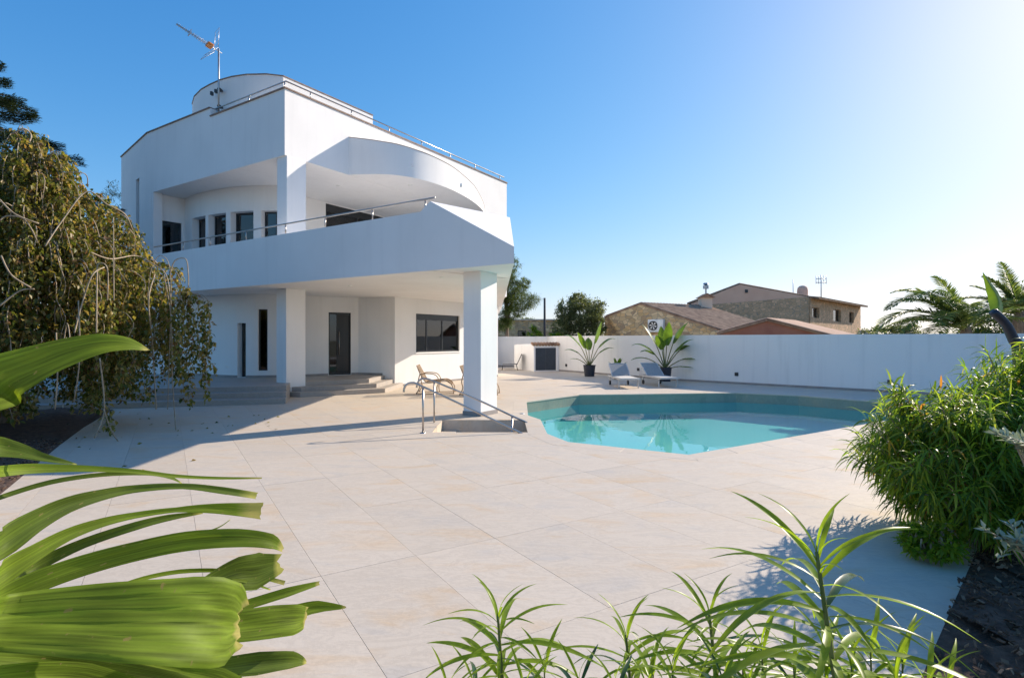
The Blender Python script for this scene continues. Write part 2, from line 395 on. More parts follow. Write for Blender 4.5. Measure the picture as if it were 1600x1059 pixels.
# planting beds: slightly mounded sheets of bark mulch
def bed(name, poly, m, n=2600, seed=1):
    rng = random.Random(seed)
    xs = [p[0] for p in poly]; ys = [p[1] for p in poly]
    V = []; Fc = []; st = .22; x0, y0 = max(min(xs), -12), max(min(ys), -1.5); x1, y1 = min(max(xs), 15), min(max(ys), 15.5)
    mb = MB()
    base = sheet(name, poly, [], -.002, m)
    def h(x, y):
        d = min(((V2(poly[i])-Vector((x, y))).length, 0)[0] for i in range(len(poly)))
        return .03+.03*math.sin(x*3.1+y*1.7)+.02*math.sin(x*7+y*5.3)
    nx = int((x1-x0)/st); ny = int((y1-y0)/st)
    g = {}
    for i in range(nx+1):
        for j in range(ny+1):
            x, y = x0+i*st, y0+j*st
            if inside(poly, (x, y)) and abs(x) < y*1.1+3: g[i, j] = len(mb.v); mb.v.append((x, y, h(x, y)+rng.uniform(-.01, .01)))
    for (i, j) in g:
        if (i+1, j) in g and (i, j+1) in g and (i+1, j+1) in g: mb.f.append((g[i, j], g[i+1, j], g[i+1, j+1], g[i, j+1]))
    o = mb.build('mulch_surface', m, base, smooth=True); o['kind'] = 'stuff'
    ch = MB(); c = 0
    while c < n:
        x, y = rng.uniform(x0, x1), rng.uniform(y0, y1)
        if y > 9 and name == 'planting_bed' or not inside(poly, (x, y)) or abs(x) > y*1.05+.6: 
            if rng.random() < .0005: c += 1
            continue
        c += 1; a = rng.uniform(0, 6.3); l = rng.uniform(.006, .02); w_ = l*rng.uniform(.2, .5)
        ch.obox((x, y, h(x, y)+.012+rng.uniform(0, .012)), (l*math.cos(a), l*math.sin(a), rng.uniform(-.01, .01)), (-w_*math.sin(a), w_*math.cos(a), rng.uniform(-.006, .006)), (0, 0, .003))
    o = ch.build('bark_chips', CHIP, base); o['kind'] = 'stuff'
    return base
bed('planting_bed', BEDR, MULCH, 7000, 1)
bed('planting_bed', BEDL, MULCH, 1500, 2)

# ------------------------------------------------------------------ swimming pool
BASIN = noise_mat('turquoise_mosaic', [(.3, (.26, .55, .54)), (.7, (.32, .62, .60))], scale=30, rough=.5)
BAND = tile_mat('pool_band_tiles', (.27, .31, .25), (.20, .25, .21), (.34, .33, .25), rough=.35)
mw, N, L, b = mat('pool_water')
tr = N.new('ShaderNodeBsdfTransparent'); tr.inputs[0].default_value = (.62, .93, .92, 1)
gl = N.new('ShaderNodeBsdfGlossy'); gl.inputs['Roughness'].default_value = .01
fr = N.new('ShaderNodeFresnel'); fr.inputs[0].default_value = 1.33
bfn = N.new('ShaderNodeNewGeometry'); bfr = N.new('ShaderNodeMapRange'); bfr.inputs[3].default_value = 1.33; bfr.inputs[4].default_value = 1/1.33
L.new(bfn.outputs['Backfacing'], bfr.inputs[0]); L.new(bfr.outputs[0], fr.inputs[0])   # same reflectance from either side
g0 = N.new('ShaderNodeNewGeometry'); nz = N.new('ShaderNodeTexNoise'); nz.inputs['Scale'].default_value = 2.2; nz.inputs['Detail'].default_value = 2
L.new(g0.outputs['Position'], nz.inputs[0])
bp = N.new('ShaderNodeBump'); bp.inputs['Strength'].default_value = .12; bp.inputs['Distance'].default_value = .02
L.new(nz.outputs[0], bp.inputs['Height']); L.new(bp.outputs[0], gl.inputs['Normal']); L.new(bp.outputs[0], fr.inputs['Normal'])
ms = N.new('ShaderNodeMixShader'); L.new(fr.outputs[0], ms.inputs[0]); L.new(tr.outputs[0], ms.inputs[1]); L.new(gl.outputs[0], ms.inputs[2])
L.new(ms.outputs[0], N['Material Output'].inputs[0]); WATER = mw
pool = empty('swimming_pool', (5, 12, -.68), 'turquoise many-sided swimming pool sunk into the pale tiled terrace', 'pool')
def wp(o, root):                          # keep world coordinates under a root that is not at the origin
    o.matrix_parent_inverse = root.matrix_basis.inverted() if root.rotation_euler.z == 0 else (Matrix.Translation(root.location) @ root.rotation_euler.to_matrix().to_4x4()).inverted()
    return o
mb = MB(); n = len(POOL)
for i in range(n):
    a, b_ = POOL[i], POOL[(i+1) % n]
    mb.face([(a[0], a[1], -.68), (b_[0], b_[1], -.68), (b_[0], b_[1], -.30), (a[0], a[1], -.30)])
for t in tris(POOL): mb.face([(p[0], p[1], -.68) for p in t])
wp(mb.build('basin', BASIN, pool, fix=False), pool)
for i in range(n):
    a, b_ = V2(POOL[i]), V2(POOL[(i+1) % n]); ln = (b_-a).length; k = max(1, round(ln/.9)); d = (b_-a).normalized(); nn = Vector((-d.y, d.x))
    oa, ob = V2(RING[i]), V2(RING[(i+1) % n])
    for q in range(k):
        m_ = MB(); t0, t1 = q/k, (q+1)/k; e = .002/ln*1.2
        A, B = a.lerp(b_, t0+e*.1), a.lerp(b_, t1-e*.1)
        m_.add([(A.x, A.y, -.30), (B.x, B.y, -.30), (B.x, B.y, -.032), (A.x, A.y, -.032)] + [(p.x-nn.x*.02, p.y-nn.y*.02, z) for p, z in ((A, -.30), (B, -.30), (B, -.032), (A, -.032))],
               [(0, 1, 2, 3), (7, 6, 5, 4), (3, 2, 6, 7), (0, 3, 7, 4), (1, 5, 6, 2)])
        wp(m_.build('band_tile', BAND, pool), pool)
        m_ = MB(); ov = .015
        A2, B2 = A+nn*ov, B+nn*ov; C2, D2 = oa.lerp(ob, t0+e), oa.lerp(ob, t1-e)
        m_.prism([tuple(A2), tuple(B2), tuple(D2), tuple(C2)], -.03, .001)
        wp(m_.build('coping_stone', TILE, pool, bevel=.004), pool)
sk = sheet('water', POOL, [], -.30, WATER, kind='structure'); sk.parent = pool; wp(sk, pool)
m_ = MB(); 
q0 = gp(1102, 700, -.3)
m_.lathe([(.001, .008), (.05, .008), (.055, 0), (.055, -.01)], (.22, 12.3, .002)); 
sk = m_.build('skimmer_lid', STEELD, None, smooth=True); tag(sk, 'small round white skimmer lid set in the tiles by the pool corner', 'lid')
sk.parent = pool; wp(sk, pool); del sk['label'], sk['category']; sk['label'] = 'small round grey skimmer lid by the corner'

# sunken stair beside the pool with its two handrails
pit = empty('sunken_stair', (-.5, 10.6, -1.2), 'sunken stair with grey tiled side walls going down beside the pool', 'stairs')
P = PIT; z0 = -1.2
mb = MB()
for i in range(4):
    a, b_ = P[i], P[(i+1) % 4]; mb.face([(a[0], a[1], z0), (b_[0], b_[1], z0), (b_[0], b_[1], -.002), (a[0], a[1], -.002)])
mb.face([(p[0], p[1], z0) for p in P]); wp(mb.build('side_wall', TILE, pit, fix=False), pit)
for k in range(5):
    x0 = P[0][0]+.003+k*.3; m_ = MB(); m_.box(x0, x0+.3-.002, 9.865, 11.345, z0, -.2*(k+1)+.0); wp(m_.build('step', TILE, pit, bevel=.005), pit)
def smooth_path(p, k=5):
    p = [Vector(x) for x in p]; out = []
    for i in range(len(p)-1):
        a, b_, c, d = p[max(i-1, 0)], p[i], p[i+1], p[min(i+2, len(p)-1)]
        for q in range(k):
            t = q/k; out.append(.5*((2*b_)+(c-a)*t+(2*a-5*b_+4*c-d)*t*t+(3*b_-a-3*c+d)*t**3))
    return out+[p[-1]]
def handrail(px_pts, Y, posts, label):
    root = empty('handrail', (posts[0][0], Y, 0), label, 'handrail', 'steel handrails of the sunken stair')
    m_ = MB(); m_.tube(smooth_path(px_pts), .019, 10); wp(m_.build('rail', STEEL, root, smooth=True), root)
    for (x, zb, zt) in posts:
        m_ = MB(); m_.tube([(x, Y, zb), (x, Y, zt)], .017, 10); wp(m_.build('post', STEEL, root, smooth=True), root)
        m_ = MB(); m_.lathe([(.001, .012), (.045, .012), (.05, 0)], (x, Y, zb), 14); wp(m_.build('base_flange', STEEL, root, smooth=True), root)
Y1 = 9.78
def ry(px, py, Y): v = at(px, py, Y); return (v.x, Y, v.z)
handrail([ry(631, 613, Y1), ry(632, 606, Y1), ry(637, 600, Y1), ry(645, 598.5, Y1), ry(655, 602, Y1), ry(720, 632, Y1), ry(810, 675, Y1), ry(850, 694, Y1)], Y1,
         [(at(661, 0, Y1).x, 0.001, at(661, 604, Y1).z-.005)], 'nearer steel handrail whose curled end stands at the stair head')
Y2 = 11.0
handrail([ry(651, 606, Y2), ry(652, 600, Y2), ry(656, 594, Y2), ry(664, 592, Y2), ry(678, 596, Y2), ry(740, 622, Y2), ry(800, 650, Y2), ry(818, 658, Y2), ry(826, 663, Y2), ry(828, 672, Y2), ry(828, 680, Y2)], Y2,
         [(at(678.5, 0, Y2).x, -.2, at(678, 596, Y2).z-.005), (at(800, 0, Y2).x, -1.0, at(800, 650, Y2).z-.005)], 'farther steel handrail running down the column side of the stair')

# ------------------------------------------------------------------ wall builder
class Line:
    def __init__(s, pts, side=1):
        s.p = [V2(p) for p in pts]; s.c = [0]
        for a, b_ in zip(s.p, s.p[1:]): s.c.append(s.c[-1]+(b_-a).length)
        s.n = []
        for i in range(len(s.p)):
            ns = []
            if i: d = (s.p[i]-s.p[i-1]).normalized(); ns.append(Vector((-d.y, d.x))*side)
            if i < len(s.p)-1: d = (s.p[i+1]-s.p[i]).normalized(); ns.append(Vector((-d.y, d.x))*side)
            m_ = sum(ns, Vector((0, 0))).normalized(); s.n.append(m_/max(.4, m_.dot(ns[0])))
        s.L = s.c[-1]
    def pos(s, u, d=0):
        i = 0
        while i < len(s.c)-2 and u > s.c[i+1]: i += 1
        t = (u-s.c[i])/(s.c[i+1]-s.c[i]); return s.p[i].lerp(s.p[i+1], t)+s.n[i].lerp(s.n[i+1], t)*d
    def px(s, x):                         # arc length where the line is seen at column x
        r_ = (x-800)/F; best = None
        for i in range(len(s.p)-1):
            a, b_ = s.p[i], s.p[i+1]; fa, fb = a.x-r_*a.y, b_.x-r_*b_.y
            if fa*fb <= 0: return s.c[i]+(s.c[i+1]-s.c[i])*fa/(fa-fb)
        return None
def wall(name, ln, z0, z1, th, m, parent, openings=(), auto=True):
    us = sorted(set([round(x, 5) for x in ln.c]+[round(x, 5) for o in openings for x in o[:2]]))
    zs = sorted(set([z0, z1]+[z for o in openings for z in o[2:4]]))
    mb = MB(); idx = {}
    def v(i, j, s_):
        if (i, j, s_) not in idx:
            p = ln.pos(us[i], th*s_); idx[i, j, s_] = len(mb.v); mb.v.append((p.x, p.y, zs[j]))
        return idx[i, j, s_]
    nu, nz_ = len(us)-1, len(zs)-1
    def solid(i, j):
        if not (0 <= i < nu and 0 <= j < nz_): return False
        uc, zc = (us[i]+us[i+1])/2, (zs[j]+zs[j+1])/2
        return not any(o[0] < uc < o[1] and o[2] < zc < o[3] for o in openings)
    for i in range(nu):
        for j in range(nz_):
            if not solid(i, j): continue
            for s_ in (0, 1): mb.f.append((v(i, j, s_), v(i+1, j, s_), v(i+1, j+1, s_), v(i, j+1, s_)))
            if not solid(i-1, j): mb.f.append((v(i, j, 0), v(i, j+1, 0), v(i, j+1, 1), v(i, j, 1)))
            if not solid(i+1, j): mb.f.append((v(i+1, j, 0), v(i+1, j+1, 0), v(i+1, j+1, 1), v(i+1, j, 1)))
            if not solid(i, j-1): mb.f.append((v(i, j, 0), v(i+1, j, 0), v(i+1, j, 1), v(i, j, 1)))
            if not solid(i, j+1): mb.f.append((v(i, j+1, 0), v(i+1, j+1, 0), v(i+1, j+1, 1), v(i, j+1, 1)))
    return mb.build(name, m, parent, auto=auto)
def window(ln, u0, u1, z0, z1, rec, parent, mull=(), name='window', fr=.05, pane=True, trans=(), back=True, head=0, deep=1.6):
    A, B = ln.pos(u0, rec), ln.pos(u1, rec); d = (B-A).normalized(); L_ = (B-A).length
    nn = Vector((-d.y, d.x)); 
    if nn.dot(ln.pos(u0, 1)-ln.pos(u0, 0)) < 0: nn = -nn
    D = Vector((d.x, d.y, 0)); Nn = Vector((nn.x, nn.y, 0)); A3 = Vector((A.x, A.y, 0))
    def bar(mb, s0, s1, za, zb, t=.03, off=0):
        mb.obox(A3+D*(s0+s1)/2+Vector((0, 0, (za+zb)/2))+Nn*off, D*(s1-s0)/2, Nn*t, (0, 0, (zb-za)/2))
    e = .001
    mb = MB(); bar(mb, e, fr, z0+e, z1-e); bar(mb, L_-fr, L_-e, z0+e, z1-e)
    bar(mb, fr, L_-fr, z0+e, z0+fr, .029); bar(mb, fr, L_-fr, z1-fr-head, z1-e, .029)
    root = mb.build(name, DARKFR, parent)
    for x in mull:
        mb = MB(); bar(mb, x*L_-.03, x*L_+.03, z0+fr, z1-fr-head, .024); mb.build('mullion', DARKFR, root)
    for z in trans:
        mb = MB(); bar(mb, fr, L_-fr, z-.02, z+.02, .02); mb.build('transom', DARKFR, root)
    if pane:
        mb = MB(); bar(mb, fr, L_-fr, z0+fr, z1-fr-head, .006); mb.build('pane', GLASS, root)
    if back:                              # the dim room behind the pane
        mb = MB(); a, b_ = A3+Nn*.07, A3+D*L_+Nn*.07; dd = Nn*deep
        q = [a-D*.2, b_+D*.2, b_+D*.2+dd, a-D*.2+dd]
        for i in range(1, 4):
            p, r_ = q[i], q[(i+1) % 4]; mb.face([(p.x, p.y, z0-.1), (r_.x, r_.y, z0-.1), (r_.x, r_.y, z1+.1), (p.x, p.y, z1+.1)])
        for z in (z0-.1, z1+.1): mb.face([(p.x, p.y, z) for p in q])
        mb.build('room', ROOMD, root, fix=False)
    return root
def skirting(ln, u0, u1, z, parent, h=.08):
    m_ = MB(); us = [u0]+[c for c in ln.c if u0 < c < u1]+[u1]
    for a, b_ in zip(us, us[1:]):
        p, q = ln.pos(a, -.012), ln.pos(b_, -.012); r_, t = ln.pos(b_, 0.002), ln.pos(a, 0.002)
        m_.prism([tuple(p), tuple(q), tuple(r_), tuple(t)], z, z+h)
    m_.build('skirting', SKIRT, parent)

# ------------------------------------------------------------------ the villa
villa = empty('villa', (0, 0, 0), 'white modernist villa with wraparound balcony and curved canopy beside the pool', 'house')
C = Vector((-6.49, 15.9)); d1 = Vector((-.845, .535)); d2 = Vector((.541, .841))
def FL(s): return tuple(C+d1*s)
def FR(t): return tuple(C+d2*t)
ZS1, ZF2, ZS2, ZR = 3.1, 3.6, 6.9, 8.8
Lk = Vector((-13.2, 20.15)); Lf = Vector((-16.0, 22.8)); E = C+d2*11.55
# upper band, left face (parapet of the roof, two heights) and right face
wall('roof_band', Line([FL(3.82), FL(0), FR(11.55), (-1.2, 33)], 1), ZS2, ZR, .25, WHITE, villa, auto=False)
wall('roof_band', Line([FL(7.5), FL(3.82)], 1), ZS2, 9.08, .25, WHITE, villa)
lf = Line([(-16.5, 33), tuple(Lf), tuple(Lk), FL(7.5)], 1)
u = lf.c[2]
wall('outer_wall', lf, 0, 9.08, .3, WHITE, villa, [(u-1.55, u-1.08, 4.4, 7.7)])
window(lf, u-1.55, u-1.08, 4.4, 7.7, .2, villa, deep=.5)
# roof slab / soffit of the upper floor
sl = MB(); sl.prism([tuple(C+d1*.25+d2*.25), tuple(C+d2*11.3+d1*.25), (-1.6, 33), (-16.1, 33), (-15.6, 23), (-13.0, 20.5), tuple(C+d1*7.3+d2*.25)], ZS2+.003, 7.3)
sl.build('roof_slab', WHITE, villa)
def coping(pts, z, name='coping', wd=.32, inset=.125, m=COPING, h=.04):
    ln = Line(pts, 1); m_ = MB()
    for i in range(len(ln.p)-1):
        a, b_ = ln.c[i], ln.c[i+1]
        m_.prism([tuple(ln.pos(a+1e-4, inset-wd/2)), tuple(ln.pos(b_-1e-4, inset-wd/2)), tuple(ln.pos(b_-1e-4, inset+wd/2)), tuple(ln.pos(a+1e-4, inset+wd/2))], z+.001, z+h)
    m_.build(name, m, villa)
coping([FL(3.82), FL(0), FR(11.55), (-1.2, 33)], ZR)
coping([(-16.5, 33), tuple(Lf), tuple(Lk), FL(3.84)], 9.08)
# roof railing
def railing(pts, zb, zr, post_u, r=.022, inset=.12, side=1, name='balcony_railing', ends=True):
    ln = Line(pts, side); root = MB(); pth = [ln.pos(u_, inset) for u_ in sorted(set([0]+ln.c[1:-1]+[ln.L]))]
    root.tube([(p.x, p.y, zr) for p in pth], r, 8); ro = root.build(name, STEEL, villa, smooth=True)
    for u_ in post_u:
        p = ln.pos(u_, inset); m_ = MB(); m_.tube([(p.x, p.y, zb), (p.x, p.y, zr-r*.5)], r*.8, 8); m_.build('post', STEEL, ro, smooth=True)
railing([FL(3.75), FL(0.0), FR(11.5)], ZR+.04, 9.08, [0.1, 1.9, 3.7, 4.6, 6.2, 7.9, 9.6, 11.3, 13.0, 14.9], name='roof_railing')
# curved canopy on the right face
t0, t1, bulge = 2.32, 9.75, 1.55
tops = [(2.3, 8.12), (2.89, 7.95), (3.78, 7.85), (5.6, 7.74), (7.4, 7.55), (8.67, 7.27), (9.75, 6.97)]
pl = []; zt = []
_p = smooth_path([(a, b_, 0) for a, b_ in ((2.32, 0), (2.89, .98), (3.5, 1.42), (4.2, 1.62), (5.1, 1.66), (6.0, 1.56), (7.2, 1.28), (8.3, .88), (9.1, .48), (9.75, 0))], 6)
PRF = np.array([(p.x, p.y) for p in _p])
for k in range(41):
    tt = t0+(t1-t0)*k/40; o_ = float(np.interp(tt, PRF[:, 0], PRF[:, 1]))
    p = C+d2*tt-d1*(o_+.0); pl.append((p.x, p.y)); zt.append(float(np.interp(tt, [x[0] for x in tops], [x[1] for x in tops])))
mb = MB(); mb.prism(pl, ZS2+.012, 8, zt=zt); mb.build('curved_canopy', WHITE, villa, auto=True)
m_ = MB()
for i in range(40):
    a, b_ = Vector((*pl[i], zt[i])), Vector((*pl[i+1], zt[i+1])); m_.tube([a, b_], .012, 5, caps=False)
m_.build('canopy_coping', COPING, villa, smooth=True)
m_ = MB(); pc = C+d2*6.2-d1*1.5; m_.lathe([(.001, .06), (.04, .06), (.05, 0), (.04, -.06), (.001, -.06)], (pc.x+.02, pc.y-.02, 7.25), 12); m_.build('canopy_light', SPOT, villa, smooth=True)
# upper column and ground columns
def column(c, z0, z1, wl=.45, wr=.65, skirt=False):
    c = V2(c); q = [tuple(c), tuple(c+d2*wr), tuple(c+d2*wr+d1*wl), tuple(c+d1*wl)]
    m_ = MB(); m_.prism(q, z0, z1); o = m_.build('column', WHITE, villa, bevel=.008)
    if skirt:
        m_ = MB(); e = .012; q = [tuple(c-d1*e-d2*e), tuple(c+d2*(wr+e)-d1*e), tuple(c+d2*(wr+e)+d1*(wl+e)), tuple(c+d1*(wl+e)-d2*e)]
        m_.prism(q, z0, z0+.09); m_.build('skirting', SKIRT, o)
    return o
column(C+d1*.03+d2*.03+Vector((.05, 0)), ZF2+.01, ZS2+.001)
column((-6.47, 15.95), 0.001, ZS1+.001)
column((-.668, 11.86), 0.001, ZS1+.001, .46, .62, True)
# upper return wall with glazed door, curved wall with four windows, wall with the sliding door
ur = Line([(-12.95, 19.98), (-12.3, 20.93)], 1)
wall('return_wall', ur, ZF2, ZS2, .2, WHITE, villa, [(.24, 1.04, ZF2+.02, 5.97)])
window(ur, .24, 1.04, ZF2+.02, 5.97, .08, villa, name='glazed_door', fr=.07, mull=(.62,), deep=.12)
cv = [(-12.3, 20.93), (-11.9, 20.55), (-11.4, 20.15), (-10.9, 19.85), (-10.4, 19.6), (-9.8, 19.34), (-9.16, 19.16), (-8.6, 19.08), (-8.0, 19.06), (-7.85, 19.3), (-7.70, 20.55)]
cl = Line(cv, 1)
ops = [(cl.px(a), cl.px(b_), 3.95, 6.05) for a, b_ in ((300, 321), (325.5, 353), (360, 396), (408, 437))]
wall('curved_upper_wall', cl, ZF2, ZS2, .35, WHITE, villa, ops)
for o_ in ops: window(cl, *o_, .27, villa, fr=.05)
Q0 = Vector((-7.66, 20.6))
ql = Line([tuple(Q0), tuple(Q0+d2*7.5), (-.95, 28)], 1)
ua, ub = ql.px(509), ql.px(603)
wall('terrace_wall', ql, ZF2, ZS2, .2, WHITE, villa, [(ua, ub, ZF2+.02, 6.86)])
w_ = window(ql, ua, ub, ZF2+.02, 6.86, .05, villa, name='sliding_door', fr=.06, mull=(.5,), back=False, head=.22)
m_ = MB(); A, B = ql.pos(ua, .16), ql.pos(ub, .16); kk = 60
d_ = (B-A).normalized(); nn = Vector((-d_.y, d_.x)); prev = None
for i in range(kk*2+1):
    p = A.lerp(B, i/(kk*2))+nn*.03*math.sin(i*math.pi/2+.6); 
    if prev is not None: m_.face([(prev.x, prev.y, 3.65), (p.x, p.y, 3.65), (p.x, p.y, 6.6), (prev.x, prev.y, 6.6)])
    prev = p
m_.build('curtain', CURT, w_, fix=False)
fr_ = Line([FR(9.75), FR(11.55), (-1.2, 33)], 1)
wall('right_wall', fr_, ZF2, ZS2, .25, WHITE, villa)
# balcony slab and parapet
P0 = Vector((.04, 10.69))
def PB(s): return P0+d1*s
def RE(Y): return Vector((.04-.0345*(Y-10.69), Y))
Vp1, Vp2 = PB(2.1), RE(13.3)
slab = MB(); slab.prism([tuple(PB(2.1)+d2*.2), tuple(RE(13.3)+Vector((-.2, 0))), tuple(RE(26)+Vector((-.2, 0))), (-1.0, 33), (-16, 33), (-15.6, 23.1), (-13.1, 20.4), (-12.83, 20.0), tuple(PB(14)+d2*.2)], ZS1+.003, ZF2)
slab.build('balcony_slab', WHITE, villa)
mb = MB(); q = [tuple(P0), tuple(Vp2), tuple(RE(13.3)+Vector((-.2, .0))), tuple(PB(2.1)+d2*.2), tuple(PB(2.1))]
mb.v = [(P0.x, P0.y, ZS1), (Vp2.x, Vp2.y, ZS1), (Vp1.x, Vp1.y, ZS1), (P0.x, P0.y, 3.42), (Vp2.x, Vp2.y, 4.55), (Vp1.x, Vp1.y, 4.57)]
mb.f = [(0, 1, 2), (3, 5, 4), (0, 2, 5, 3), (0, 3, 4, 1), (1, 4, 5, 2)]
mb.build('balcony_corner', WHITE, villa)
mb = MB(); a, b_, c = PB(2.1), PB(2.4), PB(14.0)
def strip(prof, th):
    m2 = MB(); ps = [(PB(s), z) for s, z in prof]
    for (p, zp), (q_, zq) in zip(ps, ps[1:]):
        i1, i2 = p+d2*th, q_+d2*th
        m2.face([(p.x, p.y, ZS1), (q_.x, q_.y, ZS1), (q_.x, q_.y, zq), (p.x, p.y, zp)])
        m2.face([(i1.x, i1.y, ZS1), (i2.x, i2.y, ZS1), (i2.x, i2.y, zq), (i1.x, i1.y, zp)])
        m2.face([(p.x, p.y, zp), (q_.x, q_.y, zq), (i2.x, i2.y, zq), (i1.x, i1.y, zp)])
        m2.face([(p.x, p.y, ZS1), (q_.x, q_.y, ZS1), (i2.x, i2.y, ZS1), (i1.x, i1.y, ZS1)])
    return m2
strip([(2.1, 4.57), (2.38, 4.38), (14.0, 4.37)], .2).build('balcony_parapet', WHITE, villa, fix=False)
e0, e1 = PB(14.0), Vector(FL(7.55))
wall('balcony_parapet', Line([tuple(e1+Vector((.0, -.02))), tuple(e0)], 1), ZS1, 4.37, .2, WHITE, villa)
wall('balcony_parapet', Line([tuple(Vp2), tuple(RE(26)), (-.8, 33)], 1), ZS1, 4.55, .2, WHITE, villa)
pr = [PB(2.15), PB(14)]
ln_ = Line([tuple(PB(14)), tuple(PB(2.05))], 1)
railing([tuple(PB(14)), tuple(PB(2.05))], 4.375, 4.66, [ln_.px(x) for x in (281, 323, 379, 441, 503, 577, 660)], inset=.1)
# ground floor
K = Vector((-4.04, 19.2))
gl_ = Line([(-1.25, 33), (-.62, 24.55), tuple(K), (-5.44, 19.72), (-6.2, 19.25), (-7.0, 18.65), (-7.4, 18.4), (-7.9, 18.2), (-8.4, 18.1), (-9.0, 18.18), (-9.6, 18.42), (-10.6, 19.0), (-11.6, 19.7), (-12.9, 20.02)], -1)
g1 = Line([(-12.9, 20.02), (-11.6, 19.7), (-10.6, 19.0), (-9.6, 18.42), (-9.0, 18.18), (-8.4, 18.1), (-7.9, 18.2), (-7.4, 18.4), (-7.0, 18.65), (-6.2, 19.25), (-5.44, 19.72), tuple(K), (-.62, 24.55), (-1.25, 33)], 1)
def gpx(x, i0, i1):                        # like px() but only on the chosen stretch
    r_ = (x-800)/F
    for i in range(i0, i1):
        a, b_ = g1.p[i], g1.p[i+1]; fa, fb = a.x-r_*a.y, b_.x-r_*b_.y
        if fa*fb <= 0: return g1.c[i]+(g1.c[i+1]-g1.c[i])*fa/(fa-fb)
kc = 11
s1 = (gpx(371, 3, 9), gpx(384, 3, 9), .40, 2.17); s2 = (gpx(403, 3, 9), gpx(418, 3, 9), .62, 2.62)
dr = (gpx(513.5, 8, 10), gpx(548, 8, 10), .40, 2.57); gw = (gpx(650, 11, 12), gpx(718, 11, 12), 1.165, 2.57)
wall('ground_floor_wall', g1, 0, ZS1+.002, .3, WHITE, villa, [s1, s2, dr, gw])
window(g1, *s1, .24, villa, fr=.04); window(g1, *s2, .12, villa, fr=.04)
o_ = window(g1, *gw, .1, villa, mull=(.24, .60), fr=.06, head=.16)
A, B = g1.pos(gw[0]-.05, -.03), g1.pos(gw[1]+.05, -.03); A2, B2 = g1.pos(gw[0]-.05, .0), g1.pos(gw[1]+.05, 0)
m_ = MB(); m_.prism([tuple(A), tuple(B), tuple(B2), tuple(A2)], 1.115, 1.163); m_.build('sill', WHITE, villa, bevel=.005)
dw = window(g1, *dr, .12, villa, fr=.06, mull=(), name='front_door', pane=False, back=False)
A, B = g1.pos(dr[0], .13), g1.pos(dr[1], .13); D_ = (B-A).normalized(); NN = Vector((-D_.y, D_.x, 0)); LL = (B-A).length
for (x0, x1, mm, nm) in ((.06, .30, GLASS, 'side_pane'), (.31, LL-.06, DOORM, 'door_leaf')):
    m_ = MB(); m_.obox((A.x+D_.x*(x0+x1)/2, A.y+D_.y*(x0+x1)/2, 1.485), (D_.x*(x1-x0)/2, D_.y*(x1-x0)/2, 0), NN*.02, (0, 0, 1.02)); lo = m_.build(nm, mm, dw)
m_ = MB(); hp = A+D_*.38; q_ = Vector((hp.x, hp.y, 0))-NN*.07
m_.tube([q_+NN*.05+Vector((0, 0, 1.1)), q_+Vector((0, 0, 1.1)), q_+Vector((0, 0, 1.9)), q_+NN*.05+Vector((0, 0, 1.9))], .014, 8); m_.build('handle', STEEL, lo, smooth=True)
m_ = MB(); m_.face([(A.x+NN.x*.3, A.y+NN.y*.3, .4), (B.x+NN.x*.3, B.y+NN.y*.3, .4), (B.x+NN.x*.3, B.y+NN.y*.3, 2.57), (A.x+NN.x*.3, A.y+NN.y*.3, 2.57)]); m_.build('lobby', ROOMD, dw, fix=False)
skirting(g1, .5, s1[0], .385, villa); skirting(g1, s1[1], dr[0]-.02, .385, villa); skirting(g1, dr[1]+.02, g1.c[11]-.5, .385, villa); skirting(g1, g1.c[11]+.02, g1.c[12], 0.001, villa, .07)
# downlights under the slab
for (x, y) in ((434, 453), (547, 447), (543, 465), (690, 434)):
    p = gp(x, 530-(530-y), 3.1); p = at(x, y, F*(3.1-H)/(530-y))
    m_ = MB(); m_.lathe([(.001, -.012), (.05, -.012), (.06, .0), (.06, .01)], (p.x, p.y, 3.1), 14); m_.build('downlight', SPOT, villa, smooth=True)
for (x, y) in ((529, 291), (641, 275.5+15)):
    p = at(x, y, F*(6.9-H)/(530-y)); m_ = MB(); m_.lathe([(.001, -.01), (.07, -.01), (.08, .0), (.08, .03)], (p.x, p.y, 6.9), 14); m_.build('downlight', SPOT, villa, smooth=True)
# outlets on the wall
m_ = MB(); uu = gpx(356, 3, 9); p = g1.pos(uu, -.01); m_.obox((p.x, p.y, .75), (.07, 0, 0), (0, .012, 0), (0, 0, .04)); m_.build('socket', SPOT, villa)
# porch and steps
F0 = [(-15, 11.6), (-8.16, 13.54), (-5.78, 14.2), (-6.35, 15.93), (-6.0, 15.78), (-3.9, 17.1), (-3.8, 19.4), (-5.5, 20.4), (-12.8, 20.6), (-15, 20.9)]
F1 = [(-15, 12.05), (-8.25, 13.95), (-5.93, 14.6), (-6.4, 16.1), (-6.1, 16.1), (-4.22, 17.35), (-4.1, 19.3), (-5.5, 20.3), (-12.8, 20.5), (-15, 20.8)]
F2 = [(-15, 12.5), (-8.33, 14.35), (-6.08, 15.0), (-6.5, 16.4), (-6.2, 16.45), (-4.52, 17.6), (-4.42, 19.4), (-5.5, 20.2), (-12.8, 20.4), (-15, 20.7)]
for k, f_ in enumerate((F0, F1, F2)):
    m_ = MB(); m_.prism(f_, .13*k+.001*(k == 0), .13*(k+1)); m_.build('porch_floor' if k == 2 else 'porch_step', TILE2 if k < 2 else TILE2, villa)
